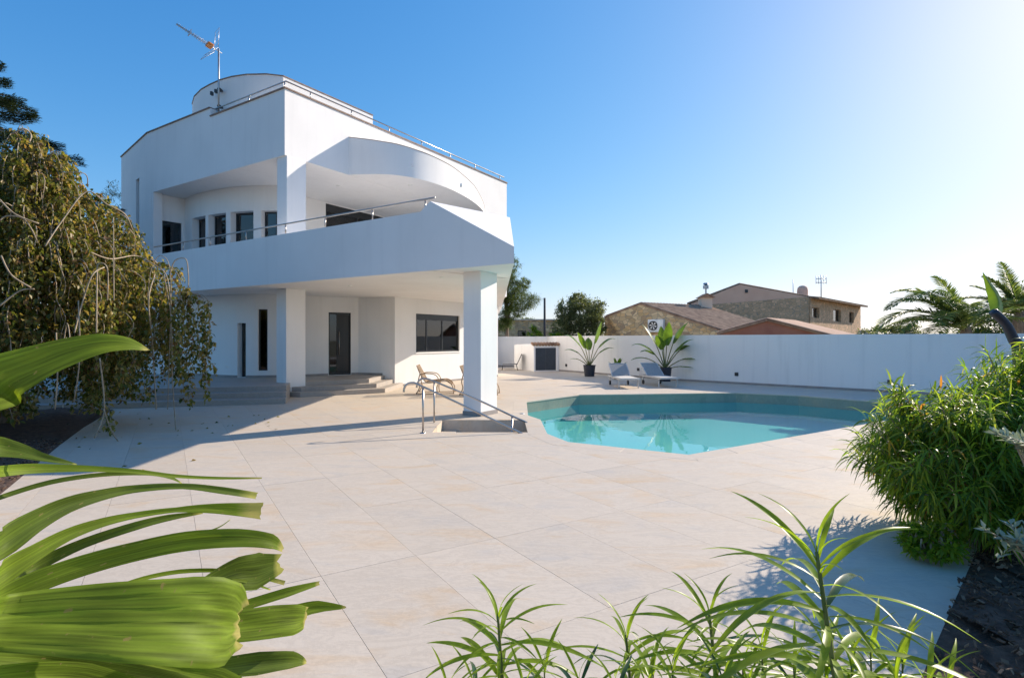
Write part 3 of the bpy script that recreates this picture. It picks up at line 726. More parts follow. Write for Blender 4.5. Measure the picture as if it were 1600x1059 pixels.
# roof-top stair tower with a rounded front
tw_ = [(-7.41, 18.03), (-7.9, 17.9), (-8.55, 17.93), (-9.1, 18.08), (-9.58, 18.3), (-10.1, 18.63), (-10.6, 19.0), (-11.15, 19.55), (-11.6, 20.2), (-11.3, 23), (-8, 24), (-5.3, 21.2)]
m_ = MB(); m_.prism(tw_, 7.3, 10.15); m_.build('stair_tower', WHITE, villa, auto=True)
m_ = MB()
for a, b_ in zip(tw_, tw_[1:]+tw_[:1]): m_.tube([(*a, 10.16), (*b_, 10.16)], .025, 5, caps=False)
m_.build('tower_coping', COPING, villa)
for (x, y) in ((331, 147), (337.5, 143.5)):
    p = at(x, y, 18.25); m_ = MB(); m_.obox((p.x, p.y, p.z), (.035, 0, 0), (0, .05, 0), (0, 0, .055)); m_.build('junction_box', DARKFR, villa)

# antenna on the roof
ar = empty('television_antenna', at(343, 150, 18.15), 'tall steel mast aerial with an orange dipole on the white villa roof', 'antenna')
def tb(name, pts, r, m, root=None, n=6, smooth=True):
    m_ = MB(); m_.tube(pts, r, n); o = m_.build(name, m, root, smooth=smooth); 
    if root: wp(o, root)
    return o
ax, ay = at(343, 0, 18.1).x, 18.05
tb('mast', [(ax, ay, 8.8), (ax, ay, at(0, 77, ay).z)], .028, STEELD, ar, 8)
for z in (9.2, 9.75): m_ = MB(); m_.obox((ax, ay+.08, z), (.05, 0, 0), (0, .09, 0), (0, 0, .03)); wp(m_.build('bracket', DARKFR, ar), ar)
top = Vector((ax, ay, at(0, 81, ay).z)); tip = Vector((at(275, 0, 17.2).x, 17.2, at(0, 38, 17.2).z)); bd = (tip-top)
side = bd.cross(Vector((0, 0, 1))).normalized(); upv = side.cross(bd).normalized()
tb('boom', [top-bd*.08, tip], .014, STEELD, ar)
for k in range(14):
    t = .30+.68*k/13; c = top+bd*t; l = .17-.06*t
    tb('director', [c-side*l, c+side*l], .006, STEELD, ar, 4)
for s_ in (-1, 1):
    c0, c1 = top+bd*.30+upv*.05*s_, top+bd*.98+upv*.02*s_
    tb('boom_strut', [c0, c1], .006, STEELD, ar, 4)
c = top+bd*.22; m_ = MB(); m_.obox(c, bd.normalized()*.09, side*.16, upv*.035); wp(m_.build('dipole', plain('orange_plastic', (.75, .25, .03), .4), ar, bevel=.02), ar)
m_ = MB(); c = top+bd*.86*.8; m_.obox(c, bd.normalized()*.012, side*.09, upv*.09); wp(m_.build('director_plate', STEELD, ar), ar)
for s_ in (-1, 1):
    for q in range(5):
        base = top+bd*.06; end = top+bd*.14+upv*.62*s_*(1 if s_ > 0 else .8)+bd*(.06 if s_ > 0 else .12); c = base.lerp(end, (q+1)/5)
        tb('reflector_rod', [c-side*.22, c+side*.22], .005, STEELD, ar, 4)
    for sd in (-.2, .2): tb('reflector_frame', [base+side*sd, end+side*sd], .007, STEELD, ar, 4)

# ------------------------------------------------------------------ boundary wall, shed
bw = empty('boundary_wall', (11.7, 17.1, 0), 'low white rendered garden wall running behind the pool', 'wall')
bl = Line(BWALL, -1)
wp(wall('wall_panel', bl, -.02, 1.8, .22, WHITE2, bw), bw)
def lnpx(ln, x):
    return ln.px(x)
m_ = MB()
for i in range(len(bl.p)-1):
    a, b_ = bl.c[i]+1e-4, bl.c[i+1]-1e-4
    m_.prism([tuple(bl.pos(a, -.015)), tuple(bl.pos(b_, -.015)), tuple(bl.pos(b_, 0.003)), tuple(bl.pos(a, 0.003))], .001, .075)
wp(m_.build('skirting', SKIRT, bw), bw)
for x in (1390.5, 1151, 997.5, 885):
    u_ = bl.px(x)
    if u_ is None: continue
    p = bl.pos(u_, -.012); q_ = bl.pos(u_+.05, -.012); d_ = (q_-p).normalized(); n_ = Vector((-d_.y, d_.x, 0)); yy = {1390.5: 597, 1151: 585, 997.5: 577.5, 885: 571}[x]
    z = H-(yy-530)/F*p.y
    m_ = MB(); m_.obox((p.x, p.y, z), (d_.x*.065, d_.y*.065, 0), n_*.018, (0, 0, .065)); o_ = m_.build('wall_light', DARKFR, bw, bevel=.006); wp(o_, bw)
    m_ = MB(); p3 = Vector((p.x, p.y, z))-(n_ if n_.y > 0 else -n_)*.02; m_.obox(p3, (d_.x*.045, d_.y*.045, 0), n_*.004, (0, 0, .045)); wp(m_.build('lens', SPOT, o_), bw)
ROOFT = noise_mat('aged_roof_tile', [(.25, (.17, .10, .065)), (.5, (.31, .19, .12)), (.75, (.46, .30, .19))], scale=2.5, detail=8, rough=.9, rnd=.15)
shed = empty('pump_shed', (1.7, 29, 0), 'low white pump shed with dark double doors against the garden wall', 'shed')
a, b_, c, d_ = Vector((1.12, 28.4)), Vector((2.42, 28.75)), Vector((2.3, 31.3)), Vector((.13, 31.0))
fw = (b_-a).normalized(); dep = Vector((-fw.y, fw.x))
sl_ = Line([tuple(d_), tuple(a), tuple(b_), tuple(b_+dep*2.4)], 1)
ud = sl_.c[1]
wp(wall('shed_wall', sl_, 0, 1.32, .12, WHITE2, shed, [(ud+.07, ud+1.22, .04, 1.2)]), shed)
m_ = MB(); m_.prism([tuple(d_+Vector((.1, 0))), tuple(a+Vector((.1, .08))), tuple(b_+Vector((-.1, .08))), tuple(b_+dep*2.4+Vector((-.1, 0)))], 1.30, 1.36); wp(m_.build('shed_roof', WHITE2, shed), shed)
for k in range(2):
    m_ = MB(); x0, x1 = .075+k*.575, .075+k*.575+.565; p = a+fw*(x0+x1)/2+dep*.05
    m_.obox((p.x, p.y, .62), (fw.x*(x1-x0)/2, fw.y*(x1-x0)/2, 0), (dep.x*.02, dep.y*.02, 0), (0, 0, .575)); o_ = m_.build('door', plain('navy_door', (.035, .045, .06), .4), shed, bevel=.005); wp(o_, shed)
    m_ = MB(); p = a+fw*(.60+k*.09)+dep*.02; m_.tube([(p.x, p.y, .6), (p.x, p.y, .72)], .012, 6); wp(m_.build('handle', STEEL, o_), shed)
for k in range(9):
    p = a+fw*(-.02+k*.165)-dep*.06; m_ = MB(); pts = []
    q0 = Vector((p.x, p.y, 1.37)); q1 = Vector((p.x+dep.x*.35, p.y+dep.y*.35, 1.43)); m_.tube([q0, q1], [.085, .07], 9)
    wp(m_.build('tile', ROOFT, shed, smooth=True), shed)

# ------------------------------------------------------------------ furniture
TEXT = noise_mat('beige_sling_fabric', [(.3, (.50, .47, .42)), (.7, (.60, .57, .52))], scale=40, rough=.9, bump=.2, bscale=200)
TEXG = noise_mat('grey_sling_fabric', [(.3, (.30, .29, .28)), (.7, (.40, .39, .37))], scale=40, rough=.9, bump=.2, bscale=200)
ALU = plain('pale_aluminium', (.55, .54, .52), .4, .3)
WHEEL = plain('black_rubber', (.02, .02, .02), .7)
def lounger(loc, rz, back, label, towel=True):
    r_ = empty('sun_lounger', loc, label, 'sun lounger', 'sun loungers by the garden wall', rz)
    W = .33; hz = .33                         # local +y = head end, foot at y=0
    m_ = MB(); m_.obox((0, .62, hz), (W-.03, 0, 0), (0, .60, 0), (0, 0, .012)); m_.build('seat', TEXT, r_, bevel=.01)
    al = R(34); m_ = MB(); c = Vector((0, 1.22+math.cos(al)*.37, hz+math.sin(al)*.37)); v = Vector((0, math.cos(al), math.sin(al)))
    m_.obox(c, (W-.03, 0, 0), v*.36, (0, -v.z*.012, v.y*.012)); m_.build('backrest', back, r_, bevel=.01)
    m_ = MB()
    for s_ in (-1, 1): m_.obox(c+Vector((s_*(W-.015), 0, 0)), (.016, 0, 0), v*.38, (0, -v.z*.02, v.y*.02))
    m_.obox(c+v*.37, (W-.03, 0, 0), v*.012, (0, -v.z*.018, v.y*.018)); m_.build('backrest_frame', ALU, r_)
    m_ = MB()
    for s_ in (-1, 1): m_.obox((s_*W, .95, hz-.02), (.02, 0, 0), (0, .95, 0), (0, 0, .025))
    m_.obox((0, .0, hz-.02), (W, 0, 0), (0, .02, 0), (0, 0, .024)); m_.obox((0, 1.9, hz-.02), (W, 0, 0), (0, .02, 0), (0, 0, .024)); m_.build('frame', ALU, r_)
    for s_ in (-1, 1):
        m_ = MB(); m_.obox((s_*W, .18, (hz-.05)/2), (.018, 0, 0), (0, .025, 0), (0, 0, (hz-.05)/2)); m_.build('leg', ALU, r_)
        m_ = MB(); m_.obox((s_*W, 1.55, hz/2), (.018, 0, 0), (0, .025, 0), (0, 0, hz/2-.045)); m_.build('leg', ALU, r_)
        m_ = MB(); m_.tube([(s_*W-.025*s_, 1.55, .08), (s_*W+.02*s_, 1.55, .08)], .08, 14); m_.build('wheel', WHEEL, r_, smooth=False)
    m_ = MB(); m_.tube([(-.2, 1.5, hz-.02), (-.2, c.y+.1, c.z), (.2, c.y+.1, c.z), (.2, 1.5, hz-.02)], .01, 6); m_.build('back_support', ALU, r_)
    return r_
p = gp(984, 606); lounger((3.93, 18.55, 0), R(2.5), TEXG, 'sun lounger between the tall potted palm and the other lounger')
lounger((5.38, 18.95, 0), R(9), TEXG, 'sun lounger in front of the bushy potted plant')
RATT = noise_mat('rattan', [(.3, (.34, .22, .13)), (.7, (.52, .38, .25))], scale=30, rough=.6)
def rattan_chair(loc, rz, label):
    r_ = empty('rattan_chair', loc, label, 'lounge chair', 'rattan lounge chairs by the villa window', rz)
    W = .31
    bt, bb, sf = Vector((0, 0, .86)), Vector((.28, 0, .36)), Vector((.80, 0, .42))
    for s_ in (-1, 1):
        y = s_*W
        tb2 = smooth_path([(0, y, .86), (.12, y, .58), (.28, y, .37), (.52, y, .36), (.80, y, .42), (.98, y, .36), (1.08, y, .2), (1.1, y, .015)])
        m_ = MB(); m_.tube(tb2, .017, 7); m_.build('side_rail', RATT, r_, smooth=True)
        m_ = MB(); m_.tube(smooth_path([(.1, y, .62), (.05, y, .40), (.08, y, .2), (-.02, y, .015)]), .017, 7); m_.build('leg', RATT, r_, smooth=True)
        m_ = MB(); m_.tube(smooth_path([(.1, y, .60), (.3, y, .62), (.55, y, .58), (.66, y, .40), (.6, y, .2), (.62, y, .015)]), .015, 7); m_.build('armrest', RATT, r_, smooth=True)
        m_ = MB(); m_.tube(smooth_path([(-.02, y, .03), (.3, y, .02), (.62, y, .02), (1.1, y, .03)]), .013, 7); m_.build('runner', RATT, r_, smooth=True)
    def weave(a, b_, name, n1=9, n2=14):
        m_ = MB()
        for k in range(n1):
            y = -W+2*W*k/(n1-1); m_.tube([a+Vector((0, y, .01)), b_+Vector((0, y, .01))], .007, 4)
        for k in range(n2+1):
            c = a.lerp(b_, k/n2); m_.tube([c+Vector((0, -W, 0)), c+Vector((0, W, 0))], .009, 4)
        o_ = m_.build(name, RATT, r_); o_['kind'] = 'stuff'
    weave(Vector((0, 0, .86)), Vector((.26, 0, .38)), 'backrest'); weave(Vector((.28, 0, .37)), Vector((.80, 0, .42)), 'seat')
    weave(Vector((.82, 0, .42)), Vector((1.05, 0, .28)), 'leg_rest', 7, 6)
rattan_chair((-2.85, 16.9, 0), R(2), 'tan rattan lounge chair standing left of the nearer white column')
rattan_chair((-1.50, 16.6, 0), R(-4), 'tan rattan lounge chair half hidden behind the nearer white column')
# folded lounger by the shed
r_ = empty('garden_seat', (.02, 29.6, 0), 'dark grey garden seat left of the white pump shed', 'seat')
for s_ in (-.3, .3):
    tb('frame', [(-.55, s_, .0), (-.5, s_, .32), (.25, s_, .32), (.5, s_, .85)], .02, DARKFR, r_); 
    tb('leg', [(.2, s_, .32), (.28, s_, .0)], .02, DARKFR, r_)
for o_ in r_.children: o_.matrix_parent_inverse = Matrix()
m_ = MB(); m_.box(-.5, .25, -.3, .3, .31, .34); m_.build('seat', TEXG, r_); m_ = MB(); m_.obox((.375, 0, .58), (.125, 0, .265), (0, .3, 0), (.012, 0, -.006)); m_.build('backrest', TEXG, r_)

# ------------------------------------------------------------------ foliage tools
def rot_frames(D, roll):
    D = D/np.linalg.norm(D, axis=1, keepdims=True)
    up = np.tile(np.array([0, 0, 1.]), (len(D), 1)); up[np.abs(D[:, 2]) > .95] = (1, 0, 0)
    S = np.cross(D, up); S /= np.linalg.norm(S, axis=1, keepdims=True); U = np.cross(S, D)
    c, s = np.cos(roll)[:, None], np.sin(roll)[:, None]
    return D, S*c+U*s, -S*s+U*c
def small_leaves(P, D, ln, wd, m, name, seg=1):     # little folded rhombic leaves
    n = len(P); rng = np.random
    D, S, U = rot_frames(D, rng.uniform(-.9, .9, n)); ln = ln[:, None]; wd = wd[:, None]
    V = np.stack([P, P+D*ln*.45+S*wd+U*wd*.35, P+D*ln-U*ln*.12, P+D*ln*.45-S*wd+U*wd*.35, P+D*ln*.48], 1).reshape(-1, 3)
    b = np.arange(n)[:, None]*5
    Fq = np.concatenate([b+[[0, 4, 1, 1]], b], 1)[:, :4] if False else None
    T = np.concatenate([b+np.array([[0, 1, 4]]), b+np.array([[4, 1, 2]]), b+np.array([[0, 4, 3]]), b+np.array([[4, 2, 3]])], 0)
    return arr_mesh(name, V, T, m)
def strap_leaves(P, D, ln, wd, droop, m, name, seg=5):    # narrow leaves that arch over
    n = len(P); D, S, U = rot_frames(D, np.random.uniform(-.5, .5, n))
    ts = np.linspace(0, 1, seg+1); prof = np.sin(np.pi*np.clip(ts, .0, 1)**.75)*.95+.05; prof[0] = .25; prof[-1] = .03
    rows = []; pos = P.copy(); d = D.copy(); step = (ln/seg)[:, None]
    for k, t in enumerate(ts):
        Sx = np.cross(d, U); Sx /= np.linalg.norm(Sx, axis=1, keepdims=True)
        w_ = (wd*prof[k])[:, None]; nU = np.cross(Sx, d)
        rows.append(np.stack([pos-Sx*w_+nU*w_*.4, pos, pos+Sx*w_+nU*w_*.4], 1))
        d = d+np.array([0, 0, -1.])*(droop/seg)[:, None]; d /= np.linalg.norm(d, axis=1, keepdims=True); pos = pos+d*step
    V = np.stack(rows, 1).reshape(-1, 3); b = np.arange(n)[:, None]*((seg+1)*3); Fs = []
    for k in range(seg):
        for q in (0, 1): Fs.append(b+np.array([[k*3+q, k*3+q+1, k*3+4+q, k*3+3+q]]))
    return arr_mesh(name, V, np.concatenate(Fs, 0), m)
def uni(a, b, n): return np.random.uniform(a, b, n)
def sph(n):
    v = np.random.normal(size=(n, 3)); return v/np.linalg.norm(v, axis=1, keepdims=True)

BARK = noise_mat('grey_bark', [(.3, (.12, .09, .065)), (.7, (.26, .2, .15))], scale=12, rough=.95, bump=.6, bscale=40, stretch=(3, 3, .5))
TWIG = noise_mat('pale_twig_bark', [(.3, (.22, .17, .11)), (.7, (.42, .34, .24))], scale=12, rough=.85)
GREENSTEM = noise_mat('green_stem', [(.3, (.10, .13, .03)), (.7, (.2, .2, .06))], scale=10, rough=.6)
WEEPL = leaf_mat('weeping_leaf', [(0, (.05, .075, .014)), (.3, (.11, .125, .025)), (.6, (.21, .19, .05)), (.85, (.32, .24, .09)), (1, (.16, .08, .04))], trans=.42, rough=.4)
PINEL = leaf_mat('pine_needle', [(0, (.04, .07, .02)), (.6, (.085, .13, .03)), (1, (.17, .2, .05))], trans=.3)
SPRUCE = leaf_mat('cedar_needle', [(0, (.015, .03, .018)), (.6, (.03, .055, .025)), (1, (.07, .08, .03))], trans=.15)
OLIVEL = leaf_mat('olive_leaf', [(0, (.07, .09, .04)), (.6, (.14, .17, .08)), (1, (.24, .27, .14))], trans=.35)
BUSHL = leaf_mat('narrow_bush_leaf', [(0, (.05, .10, .015)), (.35, (.10, .19, .025)), (.7, (.22, .32, .04)), (.96, (.36, .42, .06)), (1, (.38, .16, .05))], trans=.52, rough=.38)
SHOOTL = leaf_mat('young_shoot_leaf', [(0, (.11, .19, .02)), (.6, (.20, .29, .025)), (1, (.33, .38, .04))], trans=.5, rough=.35)
SHOOTD = leaf_mat('old_shoot_leaf', [(0, (.02, .05, .02)), (1, (.05, .10, .03))], trans=.25, rough=.25)
SILV = leaf_mat('silver_leaf', [(0, (.22, .27, .19)), (1, (.38, .43, .32))], trans=.25, rough=.7, tint=(1, 1, .8))
PALML = leaf_mat('palm_leaflet', [(0, (.07, .13, .05)), (.6, (.16, .23, .08)), (1, (.34, .38, .13))], trans=.3)
PADDLE = leaf_mat('paddle_leaf', [(0, (.05, .10, .015)), (1, (.12, .20, .03))], trans=.4, rough=.35)
FANL = leaf_mat('broad_fan_leaf', [(0, (.10, .17, .012)), (.5, (.15, .22, .018)), (1, (.24, .30, .04))], trans=.42, rough=.6, along=True, tip=(.5, .42, .15))
FAND = leaf_mat('dark_fan_leaf', [(0, (.07, .11, .015)), (1, (.13, .18, .025))], trans=.32, rough=.42, along=True, tip=(.5, .46, .12))

# ---- weeping tree on the left
def weeping():
    cx, cy = -8.75, 10.1
    root = empty('weeping_tree', (cx, cy, 0), 'large weeping tree with hanging brownish green branches at the left edge', 'tree')
    tr_ = MB(); tr_.tube(smooth_path([(-.95, .5, 0), (-.8, .4, 1.2), (-.45, .3, 2.6), (.1, 0, 4.0), (.05, 0, 4.9)]), [.2]*5+[.17]*5+[.14]*5+[.1]*5+[.06], 10)
    tr_.build('trunk', BARK, root, smooth=True)
    rng = random.Random(5)
    rr = [0, .6, 1.25, 1.85, 2.45, 2.85, 3.1]; zz = [5.4, 5.0, 4.3, 3.5, 2.85, 2.3, 1.7]; SC = .85
    P = []; D = []; tw = MB(); big = MB()
    def top(r_): return float(np.interp(r_, rr, zz))
    seg_ok = lambda a: math.sin(a*11)+math.sin(a*5+2)*.7
    nst = 980
    for k in range(nst):
        a = rng.uniform(0, 2*math.pi); r_ = 3.05*math.sqrt(rng.random())*rng.uniform(.75, 1.0)
        wob = 1+.13*math.sin(a*3+1)+.08*math.sin(a*7)
        zt_ = top(r_)+rng.uniform(-.35, .12); r_ *= wob
        zb = max(.5, zt_-rng.uniform(1.4, 4.0)) if r_ < 2.2 else zt_-rng.uniform(1.0, 3.0)
        fl0 = min(1.5, max(.12, .85+.5*math.sin(a*9+1)+.4*math.sin(a*23)))+rng.uniform(-.15, .35); fl0 *= .35 if math.cos(a) < .35 else 1; zb = max(fl0, zb)
        r_ *= SC; x, y = r_*math.cos(a), r_*math.sin(a)
        if rng.random() < .14: continue
        r0 = max(0, r_-rng.uniform(.35, .9)); z0_ = zt_-.1+rng.uniform(-.1, .2)
        pts = [Vector((r0*math.cos(a), r0*math.sin(a), z0_-.15)), Vector(((r0*.4+r_*.6)*math.cos(a), (r0*.4+r_*.6)*math.sin(a), zt_+.12)), Vector((x, y, zt_-.08))]
        n_ = 5; sw = rng.uniform(-.12, .12); sw2 = rng.uniform(-.12, .12)
        for q in range(1, n_+1):
            t = q/n_; pts.append(Vector((x+sw*t+.05*math.sin(q*2+k), y+sw2*t+.05*math.cos(q*1.7+k), zt_-.08+(zb-zt_)*t)))
        sp = smooth_path(pts, 3)
        if k % 3 == 0: tw.tube(sp, [.009-.006*i/len(sp) for i in range(len(sp))], 4, caps=False)
        L_ = sum((b_-a_).length for a_, b_ in zip(sp, sp[1:])); nl = int(L_*(30+10*seg_ok(a)))
        for q in range(nl):
            t = rng.random()**.8; f_ = t*(len(sp)-1); i = min(int(f_), len(sp)-2); p = sp[i].lerp(sp[i+1], f_-i)
            if i < 3 and rng.random() < .45: continue
            P.append(p+Vector((rng.uniform(-.06, .06), rng.uniform(-.06, .06), rng.uniform(-.04, .04))))
            D.append((rng.uniform(-1, 1), rng.uniform(-1, 1), rng.uniform(-1.6, -.1)))
    # the bare strands that stand clear of the crown on its house side
    extra = [((300, 470), (306, 640), 10.4), ((318, 468), (322, 600), 10.6), ((325, 470), (326, 540), 10.5), ((305, 500), (312, 560), 10.4)]
    for (ax_, ay_), (bx_, by_), Y in extra[1:]:
        a, b_ = at(ax_, ay_, Y)-Vector((cx, cy, 0)), at(bx_, by_, Y)-Vector((cx, cy, 0))
        for q in range(int((a-b_).length*75)):
            t = rng.random(); P.append(a.lerp(b_, t)+Vector((rng.uniform(-.07, .07), rng.uniform(-.07, .07), 0))); D.append((rng.uniform(-1, 1), rng.uniform(-1, 1), rng.uniform(-1.5, 0)))
        tw.tube([a+Vector((-.3, 0, .12)), a+Vector((-.1, 0, .1)), a, a.lerp(b_, .5)+Vector((.03, 0, 0)), b_], .006, 4)
    n = len(P); P = np.array([tuple(p) for p in P]); D = np.array(D)
    o = link_mesh('foliage', small_leaves(P, D, uni(.06, .12, n), uni(.02, .038, n), WEEPL, 'foliage'), root); o['kind'] = 'stuff'
    tw.build('twigs', TWIG, root, smooth=True)['kind'] = 'stuff'
    # pale arching branches, seen on the outside of the crown
    arcs = [[(0, 345), (12, 338), (35, 342), (50, 360), (56, 380)], [(68, 385), (95, 345), (135, 300), (170, 320), (195, 335), (205, 360)], [(140, 395), (175, 405), (215, 400), (240, 412), (262, 430), (268, 470)],
            [(150, 520), (152, 440), (156, 413), (165, 420), (168, 470)], [(228, 470), (235, 420), (250, 400), (266, 440), (262, 640)], [(265, 430), (275, 408), (290, 405), (296, 425), (297, 450)],
            [(15, 210), (35, 202), (50, 212), (45, 222)], [(95, 270), (130, 272), (140, 292)], [(0, 310), (25, 335), (60, 350)], [(115, 520), (130, 470), (145, 430), (160, 418)],
            [(158, 560), (162, 640), (150, 685)], [(245, 640), (240, 540), (232, 470), (240, 430)], [(275, 700), (272, 600), (268, 500), (258, 430)], [(123, 470), (125, 560), (118, 628)], [(162, 640), (180, 680), (205, 712)],
            [(0, 400), (20, 430), (50, 450)], [(0, 480), (30, 455), (55, 452)], [(0, 325), (8, 318), (20, 322)], [(180, 340), (176, 400), (178, 470)], [(86, 520), (88, 585), (83, 640)]]
    for arc in arcs:
        pts = []
        for (x, y) in arc:
            Y = 8.6+rng.uniform(-.25, .25)
            lat = (x-800)/F*Y-cx; Yb = cy-math.sqrt(max(.3, 3.05**2-min(lat*lat, 9)))*.82 if lat < 3 else cy
            zc = H-(y-530)/F*Yb
            pts.append(at(x+rng.uniform(-3, 3), y, Yb+.0)-Vector((cx, cy, 0)))
        r0 = rng.uniform(.006, .011)
        m_ = MB(); m_.tube(smooth_path(pts, 5), r0, 6); m_.build('branch', TWIG, root, smooth=True)
weeping()

def leafy_tree(name, loc, blobs, lm, n, lsize, trunk_h, tr_r, label, cat='tree', group=None, seed=1, strap=False):
    rs = np.random.RandomState(seed); root = empty(name, loc, label, cat, group)
    m_ = MB(); top = Vector(blobs[0][0]); m_.tube(smooth_path([(0, 0, 0), (top.x*.2+.05, top.y*.2, trunk_h*.6), (top.x*.6, top.y*.6, trunk_h), tuple(top)]), [tr_r*(1-.05*i) for i in range(16)], 8)
    for c, r_ in blobs[1:]: m_.tube([(top.x*.5, top.y*.5, trunk_h*.8), tuple((Vector(c)+top)/2+Vector((0, 0, -.2))), tuple(c)], [tr_r*.5, tr_r*.3, .02], 6)
    m_.build('trunk', BARK, root, smooth=True)
    vol = np.array([r_[0]*r_[1]*r_[2] for c, r_ in blobs])**.75; cnt = (vol/vol.sum()*n).astype(int); P = []; D = []
    for (c, r_), k in zip(blobs, cnt):
        nc = max(6, k//45); cc = rs.normal(size=(nc, 3)); cc /= np.linalg.norm(cc, axis=1, keepdims=True); cc *= rs.uniform(.45, 1.02, (nc, 1))
        i = rs.randint(0, nc, k); dv = rs.normal(size=(k, 3))*.13; p = (cc[i]+dv)*np.array(r_)+np.array(c); P.append(p)
        d = cc[i]*.8+rs.normal(size=(k, 3))*.6; D.append(d)
    P = np.concatenate(P); D = np.concatenate(D); k = len(P); np.random.seed(seed)
    if strap: me = strap_leaves(P, D, uni(lsize*.7, lsize*1.3, k), uni(lsize*.05, lsize*.09, k), uni(.2, .8, k), lm, 'crown', 3)
    else: me = small_leaves(P, D, uni(lsize*.7, lsize*1.3, k), uni(lsize*.2, lsize*.33, k), lm, 'crown')
    o = link_mesh('crown', me, root); o['kind'] = 'stuff'; return root

# background trees
def T(px, py, Y): return at(px, py, Y)
b0 = at(822, 530, 34)
leafy_tree('pine_tree', (b0.x-1.2, 34, 0), [((0, 0, 4.6), (1.2, 1.2, .8)), ((.8, 0, 4.0), (1.2, 1.1, .6)), ((.3, 0, 3.2), (.9, 1, .5)), ((-.3, 0, 5.6), (1, 1, .7)), ((.25, 0, 6.3), (.6, .7, .6)), ((1.0, 0, 5.05), (.5, .7, .3)), ((-.2, 0, 2.6), (.7, .8, .4))], PINEL, 26000, .16, 3, .14,
           'dense green pine showing past the right corner of the villa', seed=3, strap=True)
c = at(908, 530, 38)
leafy_tree('olive_tree', (c.x, 38, 0), [((0, 0, 3.3), (1.3, 1.2, 1.2)), ((-.9, 0, 3.7), (.8, .8, .75)), ((.9, 0, 3.6), (.75, .8, .8)), ((-.2, .2, 4.2), (.6, .7, .6)), ((1.2, 0, 2.6), (.8, .8, .7)), ((-1.2, 0, 2.5), (.8, .8, .8)), ((.2, 0, 2.0), (1.6, 1, .7))], OLIVEL, 20000, .14, 2.4, .15,
           'grey green broad tree behind the garden wall left of the stone gable', seed=4)
c = at(835, 530, 36); leafy_tree('shrub', (c.x, 36, 0), [((0, 0, 1.9), (.45, .5, .6)), ((.3, 0, 1.6), (.4, .5, .5))], BUSHL, 1800, .13, 1.2, .05, 'small light green shrub right of the pine against the beige building', 'shrub', seed=5)
c = at(866, 530, 36); leafy_tree('shrub', (c.x, 36, 0), [((0, 0, 1.7), (.5, .5, .35))], BUSHL, 1200, .13, 1.0, .05, 'low yellow green shrub peeping over the wall by the broad tree', 'shrub', seed=6)
c = at(825, 530, 80); leafy_tree('distant_tree', (c.x, 80, 0), [((0, 0, 3.7), (1.6, 1.5, 1))], OLIVEL, 1500, .3, 2.4, .2, 'distant round treetop above the flat beige building', seed=8)
c = at(1380, 530, 45); leafy_tree('distant_hedge', (c.x, 45, 0), [((0, 0, 1.9), (1.6, 1.5, .7)), ((-1.5, 0, 1.8), (.8, 1, .5)), ((1.8, 0, 2.0), (1.5, 1, .8))], OLIVEL, 4000, .2, 1.2, .1, 'low green treetops just right of the terracotta houses', 'tree', seed=9)
c = at(1580, 530, 24); leafy_tree('leafy_shrub', (c.x, 24, 0), [((0, 0, 1.9), (2.2, 1.2, .8)), ((1, 0, 2.9), (1.4, 1.2, 1.1)), ((-1.6, 0, 1.6), (1.2, 1, .6))], PINEL, 9000, .14, 1.4, .1, 'dark green foliage behind the wall at the right edge', 'shrub', seed=10)
c = at(178, 530, 27); leafy_tree('fir_tree', (c.x, 27, 0), [((0, 0, 8.0), (.9, .9, 1.2)), ((0, 0, 5.5), (1.5, 1.3, 1.6)), ((.2, 0, 3.8), (1.8, 1.5, 1.5))], SPRUCE, 7000, .16, 5, .15, 'dark treetop just left of the villa behind the weeping tree', seed=11, strap=True)
def cedar():
    Y = 17.5; c = at(-24, 530, Y); root = empty('cedar_tree', (c.x, Y, 0), 'dark conifer with layered boughs in the top left corner', 'tree')
    m_ = MB(); m_.tube([(0, 0, 0), (0, 0, 6), (.05, 0, 10.5)], [.25, .16, .03], 8); m_.build('trunk', BARK, root, smooth=True)
    rng = random.Random(3); P = []; D = []; br = MB()
    for k in range(46):
        z = 4.5+k*.125; ln = (10.9-z)*.55*rng.uniform(.75, 1.2)+.35; a = k*2.399+rng.uniform(-.3, .3)
        if k % 3 == 0: a = rng.uniform(-.6, .4)
        if k % 4 == 0: ln *= 1.15
        e = Vector((math.cos(a)*ln, math.sin(a)*ln, -.12*ln+rng.uniform(-.1, .15))); base = Vector((0, 0, z))
        br.tube([base, base+e*.5+Vector((0, 0, .08)), base+e], [.03, .02, .006], 4)
        for q in range(int(ln*520)):
            t = rng.random()**.7; wd = .32*(1-abs(t-.5))*min(1, ln/2); s_ = rng.uniform(-wd, wd)
            P.append(base+e*t+Vector((-math.sin(a)*s_, math.cos(a)*s_, rng.uniform(-.16, .12)-abs(s_)*.15)))
            D.append((math.cos(a)+rng.uniform(-.6, .6), math.sin(a)+rng.uniform(-.6, .6), rng.uniform(-.3, .5)))
    n = len(P); np.random.seed(3)
    o = link_mesh('crown', strap_leaves(np.array([tuple(p) for p in P]), np.array(D), uni(.09, .18, n), uni(.008, .016, n), uni(0, .4, n), SPRUCE, 'crown', 2), root); o['kind'] = 'stuff'
    br.build('boughs', BARK, root)['kind'] = 'stuff'
cedar()

fl_ = np.stack([uni(-9, -3.2, 70), uni(6.5, 12.5, 70), np.full(70, .006)], 1); fl_ = fl_[(fl_[:, 0] < -fl_[:, 1]*.42)]
k_ = len(fl_); fd = np.random.normal(size=(k_, 3)); fd[:, 2] *= .08
o = link_mesh('fallen_leaves', small_leaves(fl_, fd, uni(.05, .09, k_), uni(.018, .03, k_), WEEPL, 'fallen_leaves')); tag(o, 'scattered dry leaves on the terrace under the weeping tree', kind='stuff')
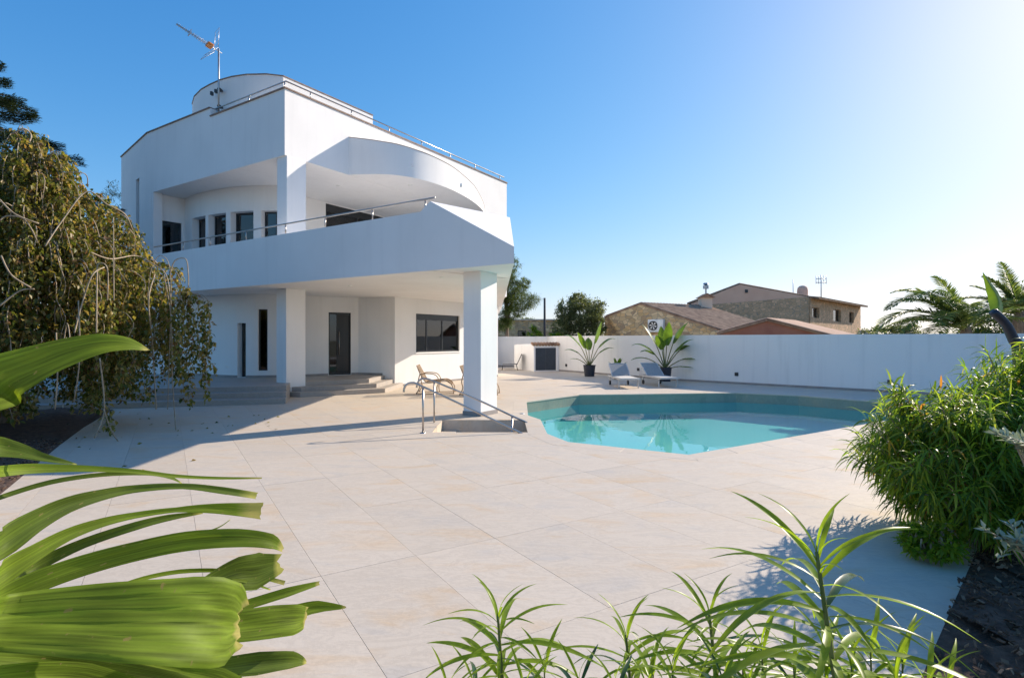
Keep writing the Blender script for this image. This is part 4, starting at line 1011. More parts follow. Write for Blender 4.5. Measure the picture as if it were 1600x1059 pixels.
# ---- pinnate palms beyond the wall
def palm(loc, fronds, label, seed=1, trunk=None):
    root = empty('palm_tree', loc, label, 'palm'); np.random.seed(seed); rng = random.Random(seed)
    m_ = MB(); m_.tube([(0, 0, -loc[2]), (0, 0, -.2), (0, 0, .15)], [.22, .2, .12], 10); m_.build('trunk', BARK, root, smooth=True)
    for (az, el, ln, dr_) in fronds:
        d = Vector((math.cos(az)*math.cos(el), math.sin(az)*math.cos(el), math.sin(el))); p = Vector((0, 0, 0)); pts = [p.copy()]; ds = [d.copy()]; nst = 16
        for k in range(nst):
            d = (d+Vector((0, 0, -dr_/nst*(.5+k/nst)))).normalized(); p = p+d*ln/nst; pts.append(p.copy()); ds.append(d.copy())
        m_ = MB(); m_.tube(pts, [.022*(1-.85*i/nst) for i in range(nst+1)], 5); fo = m_.build('frond', PALML if False else GREENSTEM, root, smooth=True)
        P = []; D = []; Ln = []
        for k in range(96):
            t = .10+.90*k/95; f_ = t*nst; i = min(int(f_), nst-1); q = pts[i].lerp(pts[i+1], f_-i); dd = ds[i]
            sd = dd.cross(Vector((0, 0, 1))).normalized()
            for s_ in (-1, 1):
                P.append(tuple(q)); D.append(tuple(sd*s_*.8+dd*.65+Vector((0, 0, .22+rng.uniform(-.1, .1))))); Ln.append(ln*.24*(math.sin(math.pi*min(1, t*.9+.08))**.6)*rng.uniform(.85, 1.1))
        n = len(P); o = link_mesh('leaflets', strap_leaves(np.array(P), np.array(D), np.array(Ln), uni(.014, .023, n), uni(.25, .7, n), PALML, 'leaflets', 3), fo); o['kind'] = 'stuff'
pi = math.pi
palm((14.6, 17.9, 1.9), [(pi*.98, .95, 2.9, 1.9), (pi*1.05, .62, 2.8, 1.7), (pi*1.15, .35, 2.5, 1.3), (pi*.85, 1.1, 2.6, 1.7), (pi*.7, 1.0, 2.2, 1.4), (pi*1.3, .9, 2.2, 1.6), (pi*.4, 1.0, 2.4, 1.4), (pi*.1, .9, 2.3, 1.5), (pi*1.7, .8, 2.2, 1.5), (pi*.92, .5, 2.5, 1.2), (pi*1.02, 1.25, 2.1, 1.2), (pi*1.1, 1.0, 3.0, 1.9), (pi*.95, .75, 3.1, 2.0), (pi*1.2, .7, 2.6, 1.6), (pi*.8, .6, 2.4, 1.5), (pi*.3, .7, 2.4, 1.5), (pi*1.9, .6, 2.3, 1.5)],
     'feathery palm arching over the garden wall', 2)
palm((17.6, 19.3, 2.45), [(pi*.9, 1.2, 1.8, 1.2), (pi*1.1, .8, 1.7, 1.4), (pi*.5, 1.3, 1.7, .8), (pi*.1, 1.2, 1.7, 1.0), (pi*1.4, 1.0, 1.7, 1.2), (pi*.75, 1.0, 1.8, 1.0), (pi*1.8, 1.0, 1.7, 1.2), (pi*1.0, .4, 1.9, 1.2), (pi*1.05, 1.3, 2.0, .9), (pi*.85, .8, 2.0, 1.3), (pi*1.25, .7, 1.9, 1.3), (pi*.3, .9, 1.8, 1.2)],
     'feathery palm crown in the far right corner beyond the wall', 5)

# ---- ribbons: broad leaves as curved, folded strips with thickness
def ribbon_mesh(name, pts, hws, sides, m, fold=.25, th=.0016, k=4, across=6, fray=0):
    frng = random.Random(int(sum(hws)*1e4)); P = smooth_path(pts, k); n = len(P); w_ = np.interp(np.linspace(0, len(hws)-1, n), range(len(hws)), hws)
    V = []; U = []
    for i, p in enumerate(P):
        d = (P[min(i+1, n-1)]-P[max(i-1, 0)]).normalized(); s_ = Vector(sides[0]).lerp(Vector(sides[1]), i/(n-1)); s_ = (s_-d*s_.dot(d)).normalized(); u_ = s_.cross(d)
        for q in range(across+1):
            x = -1+2*q/across; pl_ = abs(x)*fold+((.05 if across == 6 else .11)*(q % 2) if across >= 6 else 0)
            e_ = d*0
            if fray and i >= n-3: e_ = d*w_[max(0, n-6)]*fray*(1.0 if i == n-1 else .45 if i == n-2 else .15)*((frng.random()-.35) if i == n-1 else .1)
            V.append(p+s_*x*w_[i]-u_*pl_*w_[i]+e_+(u_*w_[i]*.03*math.sin(i*.8+q*1.3) if fray else e_*0)); U.append((i/(n-1), q/across))
    Fs = []
    for i in range(n-1):
        for q in range(across): Fs.append((i*(across+1)+q, i*(across+1)+q+1, (i+1)*(across+1)+q+1, (i+1)*(across+1)+q))
    me = bpy.data.meshes.new(name); me.from_pydata([tuple(v) for v in V], [], Fs); me.materials.append(m)
    uv = me.uv_layers.new(name='UVMap')
    for lp in me.loops: uv.data[lp.index].uv = U[lp.vertex_index]
    me.polygons.foreach_set('use_smooth', [True]*len(me.polygons)); me.update(); return me
fan = empty('fan_palm', (-1.0, .9, 0), 'broad leaved palm with frayed yellow tips in the lower left foreground', 'plant')
def fc(x, y): return x*.528, 500+y*.528
def fan_leaf(pts, hw, Y0, Y1, m=FANL, fold=.2, tilt=(0.0, .35, 1), across=6):
    n = len(pts); P = []; W = []
    for i, (x, y) in enumerate(pts):
        px, py = fc(x, y); Y = Y0+(Y1-Y0)*i/(n-1); P.append(at(px, py, Y)); W.append(hw[i]*.528/F*Y*1.04)
    me = ribbon_mesh('leaf', P, W, (tilt, tilt), m, fold, across=across, fray=.5 if across >= 6 else .3); o = link_mesh('leaf', me, fan); wp(o, fan); return o
fan_leaf([(-220, 330), (-60, 225), (0, 178), (100, 135), (200, 97), (300, 72), (380, 72), (440, 90)], [84, 84, 80, 60, 46, 31, 19, 1], .93, 1.12, FANL, .12, (0, .55, 1))
fan_leaf([(-40, 372), (0, 377), (60, 388), (120, 405), (180, 418), (226, 427)], [30, 28, 20, 12, 7, 1], 1.05, 1.15, FAND)
fan_leaf([(-30, 452), (0, 448), (100, 440), (250, 440), (400, 448), (520, 462), (640, 468), (775, 468)], [17, 16, 14, 9, 6, 5, 4, 2], 1.0, 1.45, FANL, across=4)
fan_leaf([(-30, 540), (0, 525), (150, 480), (300, 458), (430, 455), (500, 465), (540, 485)], [7, 7, 7, 6, 5, 5, 1], 1.05, 1.4, FAND, across=4)
fan_leaf([(-30, 680), (0, 662), (100, 597), (200, 547), (300, 518), (400, 500), (540, 492), (660, 505), (758, 520)], [48, 45, 32, 23, 16, 11, 8, 10, 9], .95, 1.35, FAND)
fan_leaf([(-30, 785), (0, 752), (100, 690), (200, 635), (300, 600), (400, 578), (520, 562), (640, 558), (772, 565)], [42, 38, 25, 18, 13, 9, 7, 14, 23], .92, 1.3, FANL)
fan_leaf([(10, 790), (60, 755), (120, 720), (250, 660), (400, 610), (500, 585), (600, 570)], [22, 20, 18, 14, 12, 9, 3], 1.0, 1.25, FAND)
fan_leaf([(-30, 832), (0, 822), (120, 770), (250, 725), (400, 685), (550, 655), (700, 645), (800, 655), (836, 678)], [32, 30, 31, 29, 27, 27, 25, 20, 7], .85, 1.15, FANL, .15)
fan_leaf([(500, 830), (560, 805), (620, 778), (700, 750), (760, 742), (825, 722)], [6, 12, 27, 46, 50, 26], 1.0, 1.2, FAND, .12, (0, .2, 1))
fan_leaf([(300, 810), (360, 785), (450, 758), (560, 742), (700, 745), (842, 778)], [6, 6, 6, 6, 5, 6], .98, 1.2, FANL, across=4)
fan_leaf([(500, 655), (600, 630), (650, 612), (682, 590)], [2, 3, 2, 1], 1.1, 1.25, FAND, across=4)
fan_leaf([(640, 770), (720, 772), (800, 798)], [3, 4, 2], 1.05, 1.2, FANL, across=4)
fan_leaf([(-60, 900), (0, 897), (200, 892), (400, 893), (540, 893), (620, 894), (668, 897), (700, 900)], [72, 74, 92, 108, 116, 116, 104, 62], .66, .88, FANL, .22, (0, .9, 1), 12)
fan_leaf([(600, 905), (700, 905), (800, 893), (870, 886), (903, 880)], [40, 42, 43, 40, 26], .95, 1.1, FANL, .1, (0, .4, 1))
fan_leaf([(840, 880), (880, 862), (940, 848), (1022, 850)], [24, 20, 16, 3], 1.08, 1.15, FANL, across=4)
fan_leaf([(640, 870), (720, 845), (850, 805), (945, 778)], [14, 14, 13, 5], .98, 1.12, FANL, across=4)
fan_leaf([(380, 1100), (560, 1045), (660, 1028), (760, 1015), (860, 1005), (905, 1012)], [25, 25, 27, 30, 22, 4], .9, 1.1, FAND)
fan_leaf([(-40, 1000), (100, 1010), (300, 1035), (500, 1070), (640, 1110)], [30, 34, 30, 26, 12], .7, .9, FAND)
fan_leaf([(-40, 1060), (100, 1050), (250, 1055), (420, 1100)], [30, 34, 34, 26], .66, .8, FANL)
fan_leaf([(360, 1000), (500, 1030), (650, 1060), (760, 1120)], [10, 20, 26, 20], .85, .98, FANL)
m_ = MB()
for k in range(7):
    a = k*.9; m_.tube(smooth_path([(-1.05+.05*math.cos(a), .85+.05*math.sin(a), 0), (-1.0+.03*k, .85, .6), (-.85-.03*k, .85, 1.15-.03*k)]), .018, 7)
wp(m_.build('stem', GREENSTEM, fan, smooth=True), fan)

# ---- shoots with long narrow leaves in front
VAR = []; VARD = []
def shoot_leaf(seed, m, ln=1.0):
    rng = random.Random(seed); pts = []; d = Vector((1, 0, .38)); p = Vector((0, 0, 0)); dr_ = rng.uniform(.85, 1.35)
    d.normalize(); pts.append(p.copy())
    for k in range(6):
        d = (d+Vector((0, rng.uniform(-.05, .05), -dr_/6))).normalized(); p = p+d/6; pts.append(p.copy())
    return ribbon_mesh('leaf', pts, [.012, .024, .032, .034, .028, .017, .002], ((0, 1, 0), (0, 1, 0)), m, .35, k=2, across=2)
for s_ in range(9): VAR.append(shoot_leaf(s_, SHOOTL)); VARD.append(shoot_leaf(s_+20, SHOOTD))
shrub = None
def shoot(ax_, ay_, Y, bx_, nl, L_, seed, dens=1.0, label=None, root=None, dark=.15):
    nl = int(nl*1.35)
    rng = random.Random(seed); apex = at(ax_, ay_, Y); base = Vector((at(bx_, 0, Y).x, Y+rng.uniform(-.06, .1), .02))
    pts = smooth_path([base, base.lerp(apex, .5)+Vector((.02, .0, 0)), base.lerp(apex, .85)+Vector((.006, 0, 0)), apex], 5)
    r_ = root or empty('oleander_shrub', base, label, 'shrub', 'narrow-leaved shoots along the front edge')
    m_ = MB(); kf_ = .5 if root else 1.0
    m_.tube(pts, [(.0065-.0035*i/len(pts))*kf_ for i in range(len(pts))], 7); wp(m_.build('stem', GREENSTEM, r_, smooth=True), r_)
    span = .42*L_/.2
    for k in range(nl):
        t = k/nl; h = t**1.1*span; p = apex+(base-apex).normalized()*h
        # follow the stem
        zz_ = apex.z-h
        for a, b_ in zip(pts, pts[1:]):
            if a.z <= zz_ <= b_.z: p = a.lerp(b_, (zz_-a.z)/(b_.z-a.z+1e-9)); break
        az = k*2.399+rng.uniform(-.25, .25); tilt = R(58)*(1-min(1, t*5))+R(10)-R(16)*t+rng.uniform(-.12, .12)
        s_ = L_*1.35*(.42+.58*min(1, t*4+.12))*rng.uniform(.85, 1.15)
        if math.sin(az) < -.45: s_ *= .62
        me = rng.choice(VARD) if rng.random() < dark*(t*1.6) else rng.choice(VAR)
        o = bpy.data.objects.new('leaf', me); COL.objects.link(o); o.parent = r_
        M = Matrix.Translation(p) @ Matrix.Rotation(az, 4, 'Z') @ Matrix.Rotation(-tilt, 4, 'Y') @ Matrix.Rotation(rng.uniform(-.3, .3), 4, 'X') @ Matrix.Scale(s_, 4)
        wp(o, r_); o.matrix_basis = M
    return r_
shoot(1276, 862, .98, 1385, 44, .20, 1, label='tallest narrow-leaved shoot at the lower right, reaching up over the terrace')
shoot(778, 962, 1.40, 790, 40, .18, 2, label='leftmost narrow-leaved shoot rising at the bottom edge')
shoot(978, 992, 1.42, 1000, 34, .17, 3, label='short narrow-leaved shoot second from the left at the bottom edge')
shoot(1108, 958, 1.30, 1150, 40, .17, 4, label='leaning narrow-leaved shoot left of the tallest one')
low = [(1020, 1045, 1.3, 1020, 24, .15), (1160, 1040, 1.25, 1160, 26, .15), (1290, 1020, 1.2, 1290, 26, .16), (1410, 1030, 1.2, 1410, 26, .16), (1480, 1062, 1.2, 1480, 26, .15), (700, 1075, 1.5, 700, 20, .14), (820, 1075, 1.15, 820, 22, .14), (1010, 1070, 1.25, 1010, 24, .14), (1090, 1075, 1.2, 1090, 24, .14), (1170, 1070, 1.15, 1170, 24, .14), (1290, 1065, 1.15, 1290, 24, .14), (1360, 1010, 1.15, 1365, 26, .15), (905, 1062, 1.3, 905, 26, .15), (850, 1040, 1.35, 850, 24, .15), (1050, 1040, 1.2, 1060, 26, .15), (1190, 1010, 1.15, 1195, 30, .16), (1240, 1045, 1.15, 1250, 28, .15), (1330, 1040, 1.12, 1340, 28, .15), (1400, 1060, 1.05, 1400, 26, .16), (1450, 1075, 1.1, 1450, 26, .16), (740, 1065, 1.4, 740, 20, .14), (1130, 1060, 1.05, 1130, 24, .15), (960, 1075, 1.1, 960, 24, .14)]
lr = empty('oleander_shrub', (at(1150, 0, 1.1).x, 1.1, 0), 'low clump of narrow-leaved shoots between the taller ones along the bottom', 'shrub', 'narrow-leaved shoots along the front edge')
for k, a in enumerate(low): shoot(*a, 50+k, root=lr, dark=.5)

# ---- big narrow-leaved bush on the right
def big_bush(name, c, rad, nsh, ln, lm, label, seed, cat='shrub', clip_low=0.15, leaves=24, wd=.0082, drop=(.8, 1.8), shell=.55):
    np.random.seed(seed); rng = random.Random(seed); root = empty(name, (c[0], c[1], 0), label, cat); P = []; D = []; st = MB()
    for k in range(nsh):
        v = Vector(sph(1)[0]); 
        if v.z < -.75: v.z = -v.z
        q = Vector((v.x*rad[0], v.y*rad[1], v.z*rad[2]))*(shell+(1-shell)*rng.random()**.6)*(1+.12*math.sin(v.x*6+v.z*5)+.08*math.sin(v.y*9))
        q.z += c[2]
        if q.z < clip_low: q.z = clip_low+rng.random()*.35
        if q.z < c[2]: q.x *= .86+.14*q.z/c[2]
        out = Vector((v.x, v.y, v.z*.4+.55)).normalized(); b0_ = Vector((q.x*.25, q.y*.25, .05))
        if k % 2 == 0: st.tube([b0_, b0_.lerp(q, .55)+Vector((0, 0, .1)), q-out*.05, q], [.008, .006, .004, .002], 4, caps=False)
        for j in range(leaves):
            t = j/leaves; p = q-out*t*ln*1.5; az = j*2.399+k; e = out.cross(Vector((0, 0, 1)));
            e = e.normalized() if e.length > .01 else Vector((1, 0, 0)); f_ = e.cross(out)
            d = (e*math.cos(az)+f_*math.sin(az))+out*(1.5-1.6*min(1, t*2)); P.append(tuple(p)); D.append(tuple(d))
    n = len(P); o = link_mesh('foliage', strap_leaves(np.array(P), np.array(D), uni(ln*.7, ln*1.2, n), uni(wd*.8, wd*1.3, n), uni(*drop, n), lm, 'foliage', 4), root); o['kind'] = 'stuff'
    st.build('stems', TWIG, root)['kind'] = 'stuff'; return root
big_bush('podocarpus_bush', (3.90, 4.6, .64), (.98, .88, .66), 460, .18, BUSHL, 'large dense bush of drooping narrow leaves on the right', 21)
big_bush('podocarpus_bush', (4.75, 4.75, .9), (.85, .9, .80), 330, .18, BUSHL, 'taller narrow-leaved bush cut by the right edge, behind the large one', 22)
big_bush('ground_shrub', (3.12, 4.15, .12), (.24, .24, .16), 70, .06, SHOOTL, 'small bright green plant under the drooping bush at the terrace edge', 23, leaves=16, wd=.012, clip_low=.05, drop=(.1, .5))
def silver(c, n, seed, label, s=.25):
    np.random.seed(seed); root = empty('silver_shrub', (c[0], c[1], 0), label, 'shrub'); rng = random.Random(seed); P = []; D = []; st = MB()
    for k in range(n):
        a = rng.uniform(0, 6.28); out = Vector((math.cos(a)*.8-.3, math.sin(a)*.8, .5)).normalized(); q = Vector((rng.uniform(-.1, .1), rng.uniform(-.1, .1), c[2]))+out*s*rng.uniform(.4, 1)
        st.tube([(rng.uniform(-.03, .03), 0, .02), (0, 0, c[2]*.6), tuple(q-out*.1), tuple(q)], .004, 4)
        for j in range(22): P.append(tuple(q-out*j*.012)); az = j*2.4; D.append((out.x+math.cos(az)*.9, out.y+math.sin(az)*.9, out.z+rng.uniform(-.2, .4)))
    m_ = len(P); o = link_mesh('foliage', small_leaves(np.array(P), np.array(D), uni(.05, .08, m_), uni(.008, .013, m_), SILV, 'foliage'), root); o['kind'] = 'stuff'
    st.build('stems', TWIG, root)['kind'] = 'stuff'
silver((3.05, 3.15, 1.0), 44, 31, 'silvery grey leaved sprigs in front of the right bush')
silver((2.66, 2.76, .60), 22, 32, 'lower silvery sprigs at the right edge above the bark mulch', .16)
# dark stemmed plant at the right edge with an upright leaf
DARKST = plain('dark_stem', (.02, .025, .04), .5)
bp_ = empty('banana_plant', (at(1592, 0, 6.5).x, 6.5, 0), 'dark curved stem with an upright leaf at the right edge', 'plant')
m_ = MB(); m_.tube(smooth_path([(at(1596, 0, 6.5).x, 6.5, 0), at(1592, 560, 6.5), at(1583, 530, 6.5), at(1570, 505, 6.5), at(1551, 487, 6.5)]), [.065]*5+[.06]*5+[.055]*5+[.05]*5+[.045], 10); wp(m_.build('stem', DARKST, bp_, smooth=True), bp_)
me = ribbon_mesh('leaf', [at(1558, 490, 6.5), at(1560, 470, 6.6), at(1550, 450, 6.6), at(1536, 426, 6.6)], [.05, .09, .06, .004], ((1, 0, 0), (1, .2, 0)), PADDLE, .5); wp(link_mesh('leaf', me, bp_), bp_)

# ---- potted plants by the wall
POTM = plain('dark_plastic_pot', (.03, .032, .045), .5)
def pot_plant(loc, r_, h, leaves, label, name='potted_palm', seed=1):
    root = empty(name, loc, label, 'potted plant'); rng = random.Random(seed)
    m_ = MB(); m_.lathe([(.001, 0), (r_*.8, 0), (r_, h*.95), (r_*1.06, h*.95), (r_*1.06, h), (r_*.93, h), (r_*.9, h*.88), (.001, h*.88)], n=22); m_.build('pot', POTM, root, smooth=False)
    for (az, el, ln, bl_, wd, dr_) in leaves:
        ln *= (1.2 if seed == 3 else 1.0); wd *= (1.25 if seed != 4 else 1)
        d = Vector((math.cos(az)*math.cos(el), math.sin(az)*math.cos(el), math.sin(el))); p = Vector((0, 0, h*.85)); pts = [p.copy()]
        for k in range(10):
            d = (d+Vector((0, 0, -dr_*(k/10)**1.5*.28))).normalized(); p = p+d*ln/10; pts.append(p.copy())
        kk_ = int(10*(1-bl_)); m_ = MB(); m_.tube(pts[:kk_+2], [.022-.001*i for i in range(kk_+2)], 6); lo_ = m_.build('leaf_stalk', GREENSTEM, root, smooth=True)
        sd = Vector((-math.sin(az), math.cos(az), 0)); bp2 = pts[kk_:]; nb = len(bp2)
        me = ribbon_mesh('leaf', bp2, [wd*math.sin(math.pi*(.12+.86*i/(nb-1))) for i in range(nb)], (sd, sd), PADDLE, -.25, k=3, across=4); link_mesh('leaf', me, lo_)
pot_plant((3.42, 24.6, 0), .27, .5, [(pi, 1.2, 1.95, .5, .16, 1.6), (.15, 1.15, 1.9, .5, .16, 1.7), (pi*.9, .95, 1.5, .45, .13, 1.6), (.3, 1.35, 2.1, .5, .17, .7), (pi*1.2, 1.3, 1.7, .5, .15, 1.2), (-.4, 1.0, 1.5, .5, .14, 1.5), (pi*1.05, .65, 1.0, .4, .08, 1.0), (1.5, 1.2, 1.6, .5, .14, 1.2)],
          'tall potted palm with arching paddle leaves against the garden wall', seed=2)
pot_plant((5.98, 21.75, 0), .25, .55, [(pi, 1.0, 1.5, .5, .15, 1.6), (pi*.9, 1.25, 1.7, .5, .16, 1.0), (pi*1.05, .6, 1.3, .5, .13, 1.2), (.1, .95, 1.6, .5, .15, 1.5), (-.1, .6, 1.25, .5, .13, 1.3), (.3, 1.25, 1.8, .5, .16, 1.2), (-.5, 1.1, 1.4, .5, .15, 1.3), (pi*1.3, 1.2, 1.4, .5, .14, 1.3), (pi*1.15, .9, 1.3, .5, .14, 1.5), (.05, 1.1, 1.3, .5, .14, 1.8), (pi*.5, 1.3, 1.5, .5, .15, .6), (pi*1.5, 1.35, 1.6, .5, .15, .8), (-.25, .25, .9, .5, .12, .6), (pi*1.1, .2, .9, .5, .1, .5)],
          'bushy potted palm with dark spreading leaves behind the right lounger', seed=3)
pot_plant((4.35, 22.9, 0), .2, .42, [(k*.7, .9+.4*(k % 2), .55, .6, .07, .8) for k in range(10)], 'small leafy pot plant half hidden behind the left lounger', 'pot_plant', seed=4)

# ------------------------------------------------------------------ houses beyond the wall
def stone_mat(name, cols, scale=3.2):
    m, N, L, b = mat(name); g = N.new('ShaderNodeNewGeometry')
    mp = N.new('ShaderNodeMapping'); mp.inputs['Scale'].default_value = (1, 1, 1.5); L.new(g.outputs['Position'], mp.inputs[0])
    v = N.new('ShaderNodeTexVoronoi'); v.inputs['Scale'].default_value = scale; L.new(mp.outputs[0], v.inputs[0])
    r = ramp(N, [(i/(len(cols)-1), c) for i, c in enumerate(cols)]); L.new(v.outputs['Color'], r.inputs[0])
    v2 = N.new('ShaderNodeTexVoronoi'); v2.feature = 'DISTANCE_TO_EDGE'; v2.inputs['Scale'].default_value = scale; L.new(mp.outputs[0], v2.inputs[0])
    r2 = ramp(N, [(0, (0, 0, 0)), (.06, (1, 1, 1))]); L.new(v2.outputs[0], r2.inputs[0])
    x = N.new('ShaderNodeMix'); x.data_type = 'RGBA'; L.new(r2.outputs[0], x.inputs[0]); x.inputs[6].default_value = (.36, .30, .22, 1); L.new(r.outputs[0], x.inputs[7])
    L.new(x.outputs[2], b.inputs['Base Color']); b.inputs['Roughness'].default_value = .95
    bp = N.new('ShaderNodeBump'); bp.inputs['Strength'].default_value = .6; bp.inputs['Distance'].default_value = .05; L.new(r2.outputs[0], bp.inputs['Height']); L.new(bp.outputs[0], b.inputs['Normal'])
    return m
STONE = stone_mat('golden_rubble_stone', [(.66, .44, .20), (.50, .35, .19), (.80, .60, .34), (.38, .27, .17), (.74, .48, .22), (.56, .45, .30)])
STONE2 = stone_mat('grey_pink_rubble_stone', [(.70, .44, .26), (.52, .34, .20), (.82, .52, .31), (.44, .28, .17)])
PLAST = noise_mat('pink_plaster', [(.3, (.78, .46, .32)), (.7, (.86, .54, .38))], scale=.8, detail=8, rough=.95)
PLAST2 = noise_mat('cream_render', [(.3, (.64, .54, .43)), (.7, (.74, .63, .5))], scale=.8, rough=.9)
DRED = noise_mat('dark_red_wall', [(.3, (.30, .12, .08)), (.7, (.40, .18, .12))], scale=1.5, rough=.9)
def ribbed_roof(name, a, b_, c, d, parent, m=ROOFT, pitch=.3, amp=.05):
    # a-b = ridge, d-c = eave; ribs run from ridge to eave
    a, b_, c, d = map(Vector, (a, b_, c, d)); n = max(2, int((b_-a).length/pitch)); nn = (b_-a).cross(d-a).normalized()
    if nn.z < 0: nn = -nn
    mb = MB(); k = 6; tot = n*k; rows = 5
    for i in range(tot+1):
        t = i/tot; h = amp*abs(math.sin(math.pi*i/k)); p, q = a.lerp(b_, t), d.lerp(c, t)
        for j in range(rows): mb.v.append(tuple(p.lerp(q, j/(rows-1))+nn*h))
    for i in range(tot):
        for j in range(rows-1): mb.f.append((i*rows+j, (i+1)*rows+j, (i+1)*rows+j+1, i*rows+j+1))
    o = mb.build(name, m, parent, fix=False); wp(o, parent)
    mb = MB(); q = [p-nn*.02 for p in (a, b_, c, d)]; q2 = [p-nn*.14 for p in (a, b_, c, d)]
    mb.add(q+q2, [(0, 1, 2, 3), (7, 6, 5, 4), (0, 4, 5, 1), (1, 5, 6, 2), (2, 6, 7, 3), (3, 7, 4, 0)]); wp(mb.build('roof_board', ROOFT, parent), parent)
def poly_wall(name, pts, m, parent, th=.3):
    pts = [Vector(p) for p in pts]; nn = (pts[1]-pts[0]).cross(pts[2]-pts[0]).normalized()
    if nn.y < 0: nn = -nn
    k = len(pts); mb = MB(); mb.v = [tuple(p) for p in pts]+[tuple(p+nn*th) for p in pts]
    mb.f = [tuple(range(k)), tuple(range(2*k-1, k-1, -1))]+[(i, (i+1) % k, k+(i+1) % k, k+i) for i in range(k)]
    return wp(mb.build(name, m, parent), parent)
def box_part(name, x0, x1, y0, y1, z0, z1, m, parent, root=None):
    mb = MB(); mb.box(x0, x1, y0, y1, z0, z1); return wp(mb.build(name, m, parent), root or parent)
h1 = empty('stone_house', (8.3, 36, 0), 'rubble stone house with a brown tiled gable roof behind the potted palms', 'house')
Lp, Rf, Rr, Rb, Re = Vector((6.2, 37.5, 3.2)), Vector((8.28, 36, 4.0)), Vector((13, 32.5, 1.93)), Vector((13.9, 40, 4.05)), Vector((18.6, 36.5, 1.98))
poly_wall('wall', [(Lp.x+.25, Lp.y-.17, -.03), (Rf.x, Rf.y, -.03), (Rr.x-.3, Rr.y+.22, -.03), (Rr.x-.3, Rr.y+.22, 1.95), (Rf.x, Rf.y, 3.85), (Lp.x+.25, Lp.y-.17, 3.15)], STONE, h1)
poly_wall('wall', [(Lp.x+.25, Lp.y-.1, -.03), (Lp.x+5.8, Lp.y+3.9, -.03), (Lp.x+5.8, Lp.y+3.9, 3.1), (Lp.x+.25, Lp.y-.1, 3.1)], STONE, h1)
poly_wall('wall', [(Rr.x-.3, Rr.y+.3, -.03), (Re.x-.3, Re.y+.3, -.03), (Re.x-.3, Re.y+.3, 1.85), (Rr.x-.3, Rr.y+.3, 1.85)], STONE, h1)
ribbed_roof('roof', Rf, Rb, Re, Rr, h1); ribbed_roof('roof', Rf, Rb, Lp+Vector((5.6, 4, 0)), Lp, h1)
cm = at(1103, 470, 39.2)
box_part('chimney', cm.x-.38, cm.x+.38, 39, 39.7, 3.4, 4.55, PLAST2, h1)
m_ = MB(); x, y = cm.x, 39.35; m_.add([(x-.55, y-.5, 4.55), (x+.55, y-.5, 4.55), (x+.55, y+.5, 4.55), (x-.55, y+.5, 4.55), (x, y-.5, 4.85), (x, y+.5, 4.85)], [(0, 1, 4), (1, 2, 5, 4), (2, 3, 5), (3, 0, 4, 5), (0, 3, 2, 1)]); wp(m_.build('chimney_cap', ROOFT, h1), h1)
m_ = MB(); m_.lathe([(.06, 4.8), (.06, 5.2), (.2, 5.2), (.2, 5.42), (.07, 5.45), (.2, 5.5), (.16, 5.6), (.001, 5.62)], (x+.05, y, 0), 12); wp(m_.build('cowl', STEELD, h1), h1)
ac = empty('air_conditioner', at(1027, 510, 34.6), 'white outdoor air conditioning unit on the stone gable', 'air conditioner')
p = at(1027, 509.5, 34.6); fx = Vector((.80, -.6, 0)).normalized(); fy = Vector((.6, .8, 0))
fx = (Rr-Rf); fx.z = 0; fx.normalize(); fy = Vector((-fx.y, fx.x, 0))
tt_ = 0
for k in range(200):
    q = Rf+(Rr-Rf)*k/200
    if (q.x/q.y*F+800) > 1027: break
p = Vector((q.x, q.y, H+(530-509.5)/F*q.y))-fy*.2
ac.location = p
m_ = MB(); m_.obox((0, 0, 0), fx*.50, fy*.17, (0, 0, .40)); m_.build('casing', SPOT, ac, bevel=.02)
m_ = MB(); c0 = -fx*.15-fy*.175; prev = [c0+fx*.27*math.cos(a*pi/10)+Vector((0, 0, .27*math.sin(a*pi/10))) for a in range(21)]; m_.tube(prev, .035, 6); m_.build('fan_grille', DARKFR, ac, smooth=True)
m_ = MB()
for k in range(6):
    a = k*pi/3; m_.face([c0, c0+fx*.25*math.cos(a)+Vector((0, 0, .25*math.sin(a))), c0+fx*.25*math.cos(a+.6)-fy*.02+Vector((0, 0, .25*math.sin(a+.6)))])
m_.build('fan', DARKFR, ac, fix=False)
# low terracotta outbuilding
h3 = empty('outbuilding', (12.3, 27, 0), 'low dark red outbuilding with a pale orange tiled roof right behind the wall', 'outbuilding')
A, Lq, Rq, Bk, Br = Vector((12.35, 27, 2.66)), Vector((9.9, 27, 1.98)), Vector((15.6, 27, 1.84)), Vector((15.8, 31, 2.66)), Vector((19.2, 31, 1.86))
poly_wall('wall', [(Lq.x+.3, 27.15, -.03), (Rq.x-.3, 27.15, -.03), (Rq.x-.3, 27.15, 1.85), (A.x, 27.15, 2.55), (Lq.x+.3, 27.15, 1.95)], DRED, h3)
poly_wall('wall', [(Rq.x-.3, 27.3, -.03), (Br.x-.3, 31, -.03), (Br.x-.3, 31, 1.75), (Rq.x-.3, 27.3, 1.75)], DRED, h3)
ROOFL = noise_mat('pale_roof_tile', [(.25, (.52, .31, .2)), (.75, (.72, .47, .33))], scale=2.5, detail=8, rough=.9)
ribbed_roof('roof', A, Bk, Br, Rq, h3, ROOFL, .25, .04); ribbed_roof('roof', A, Bk, Lq+Vector((3.4, 4, 0)), Lq, h3, ROOFL, .25, .04)
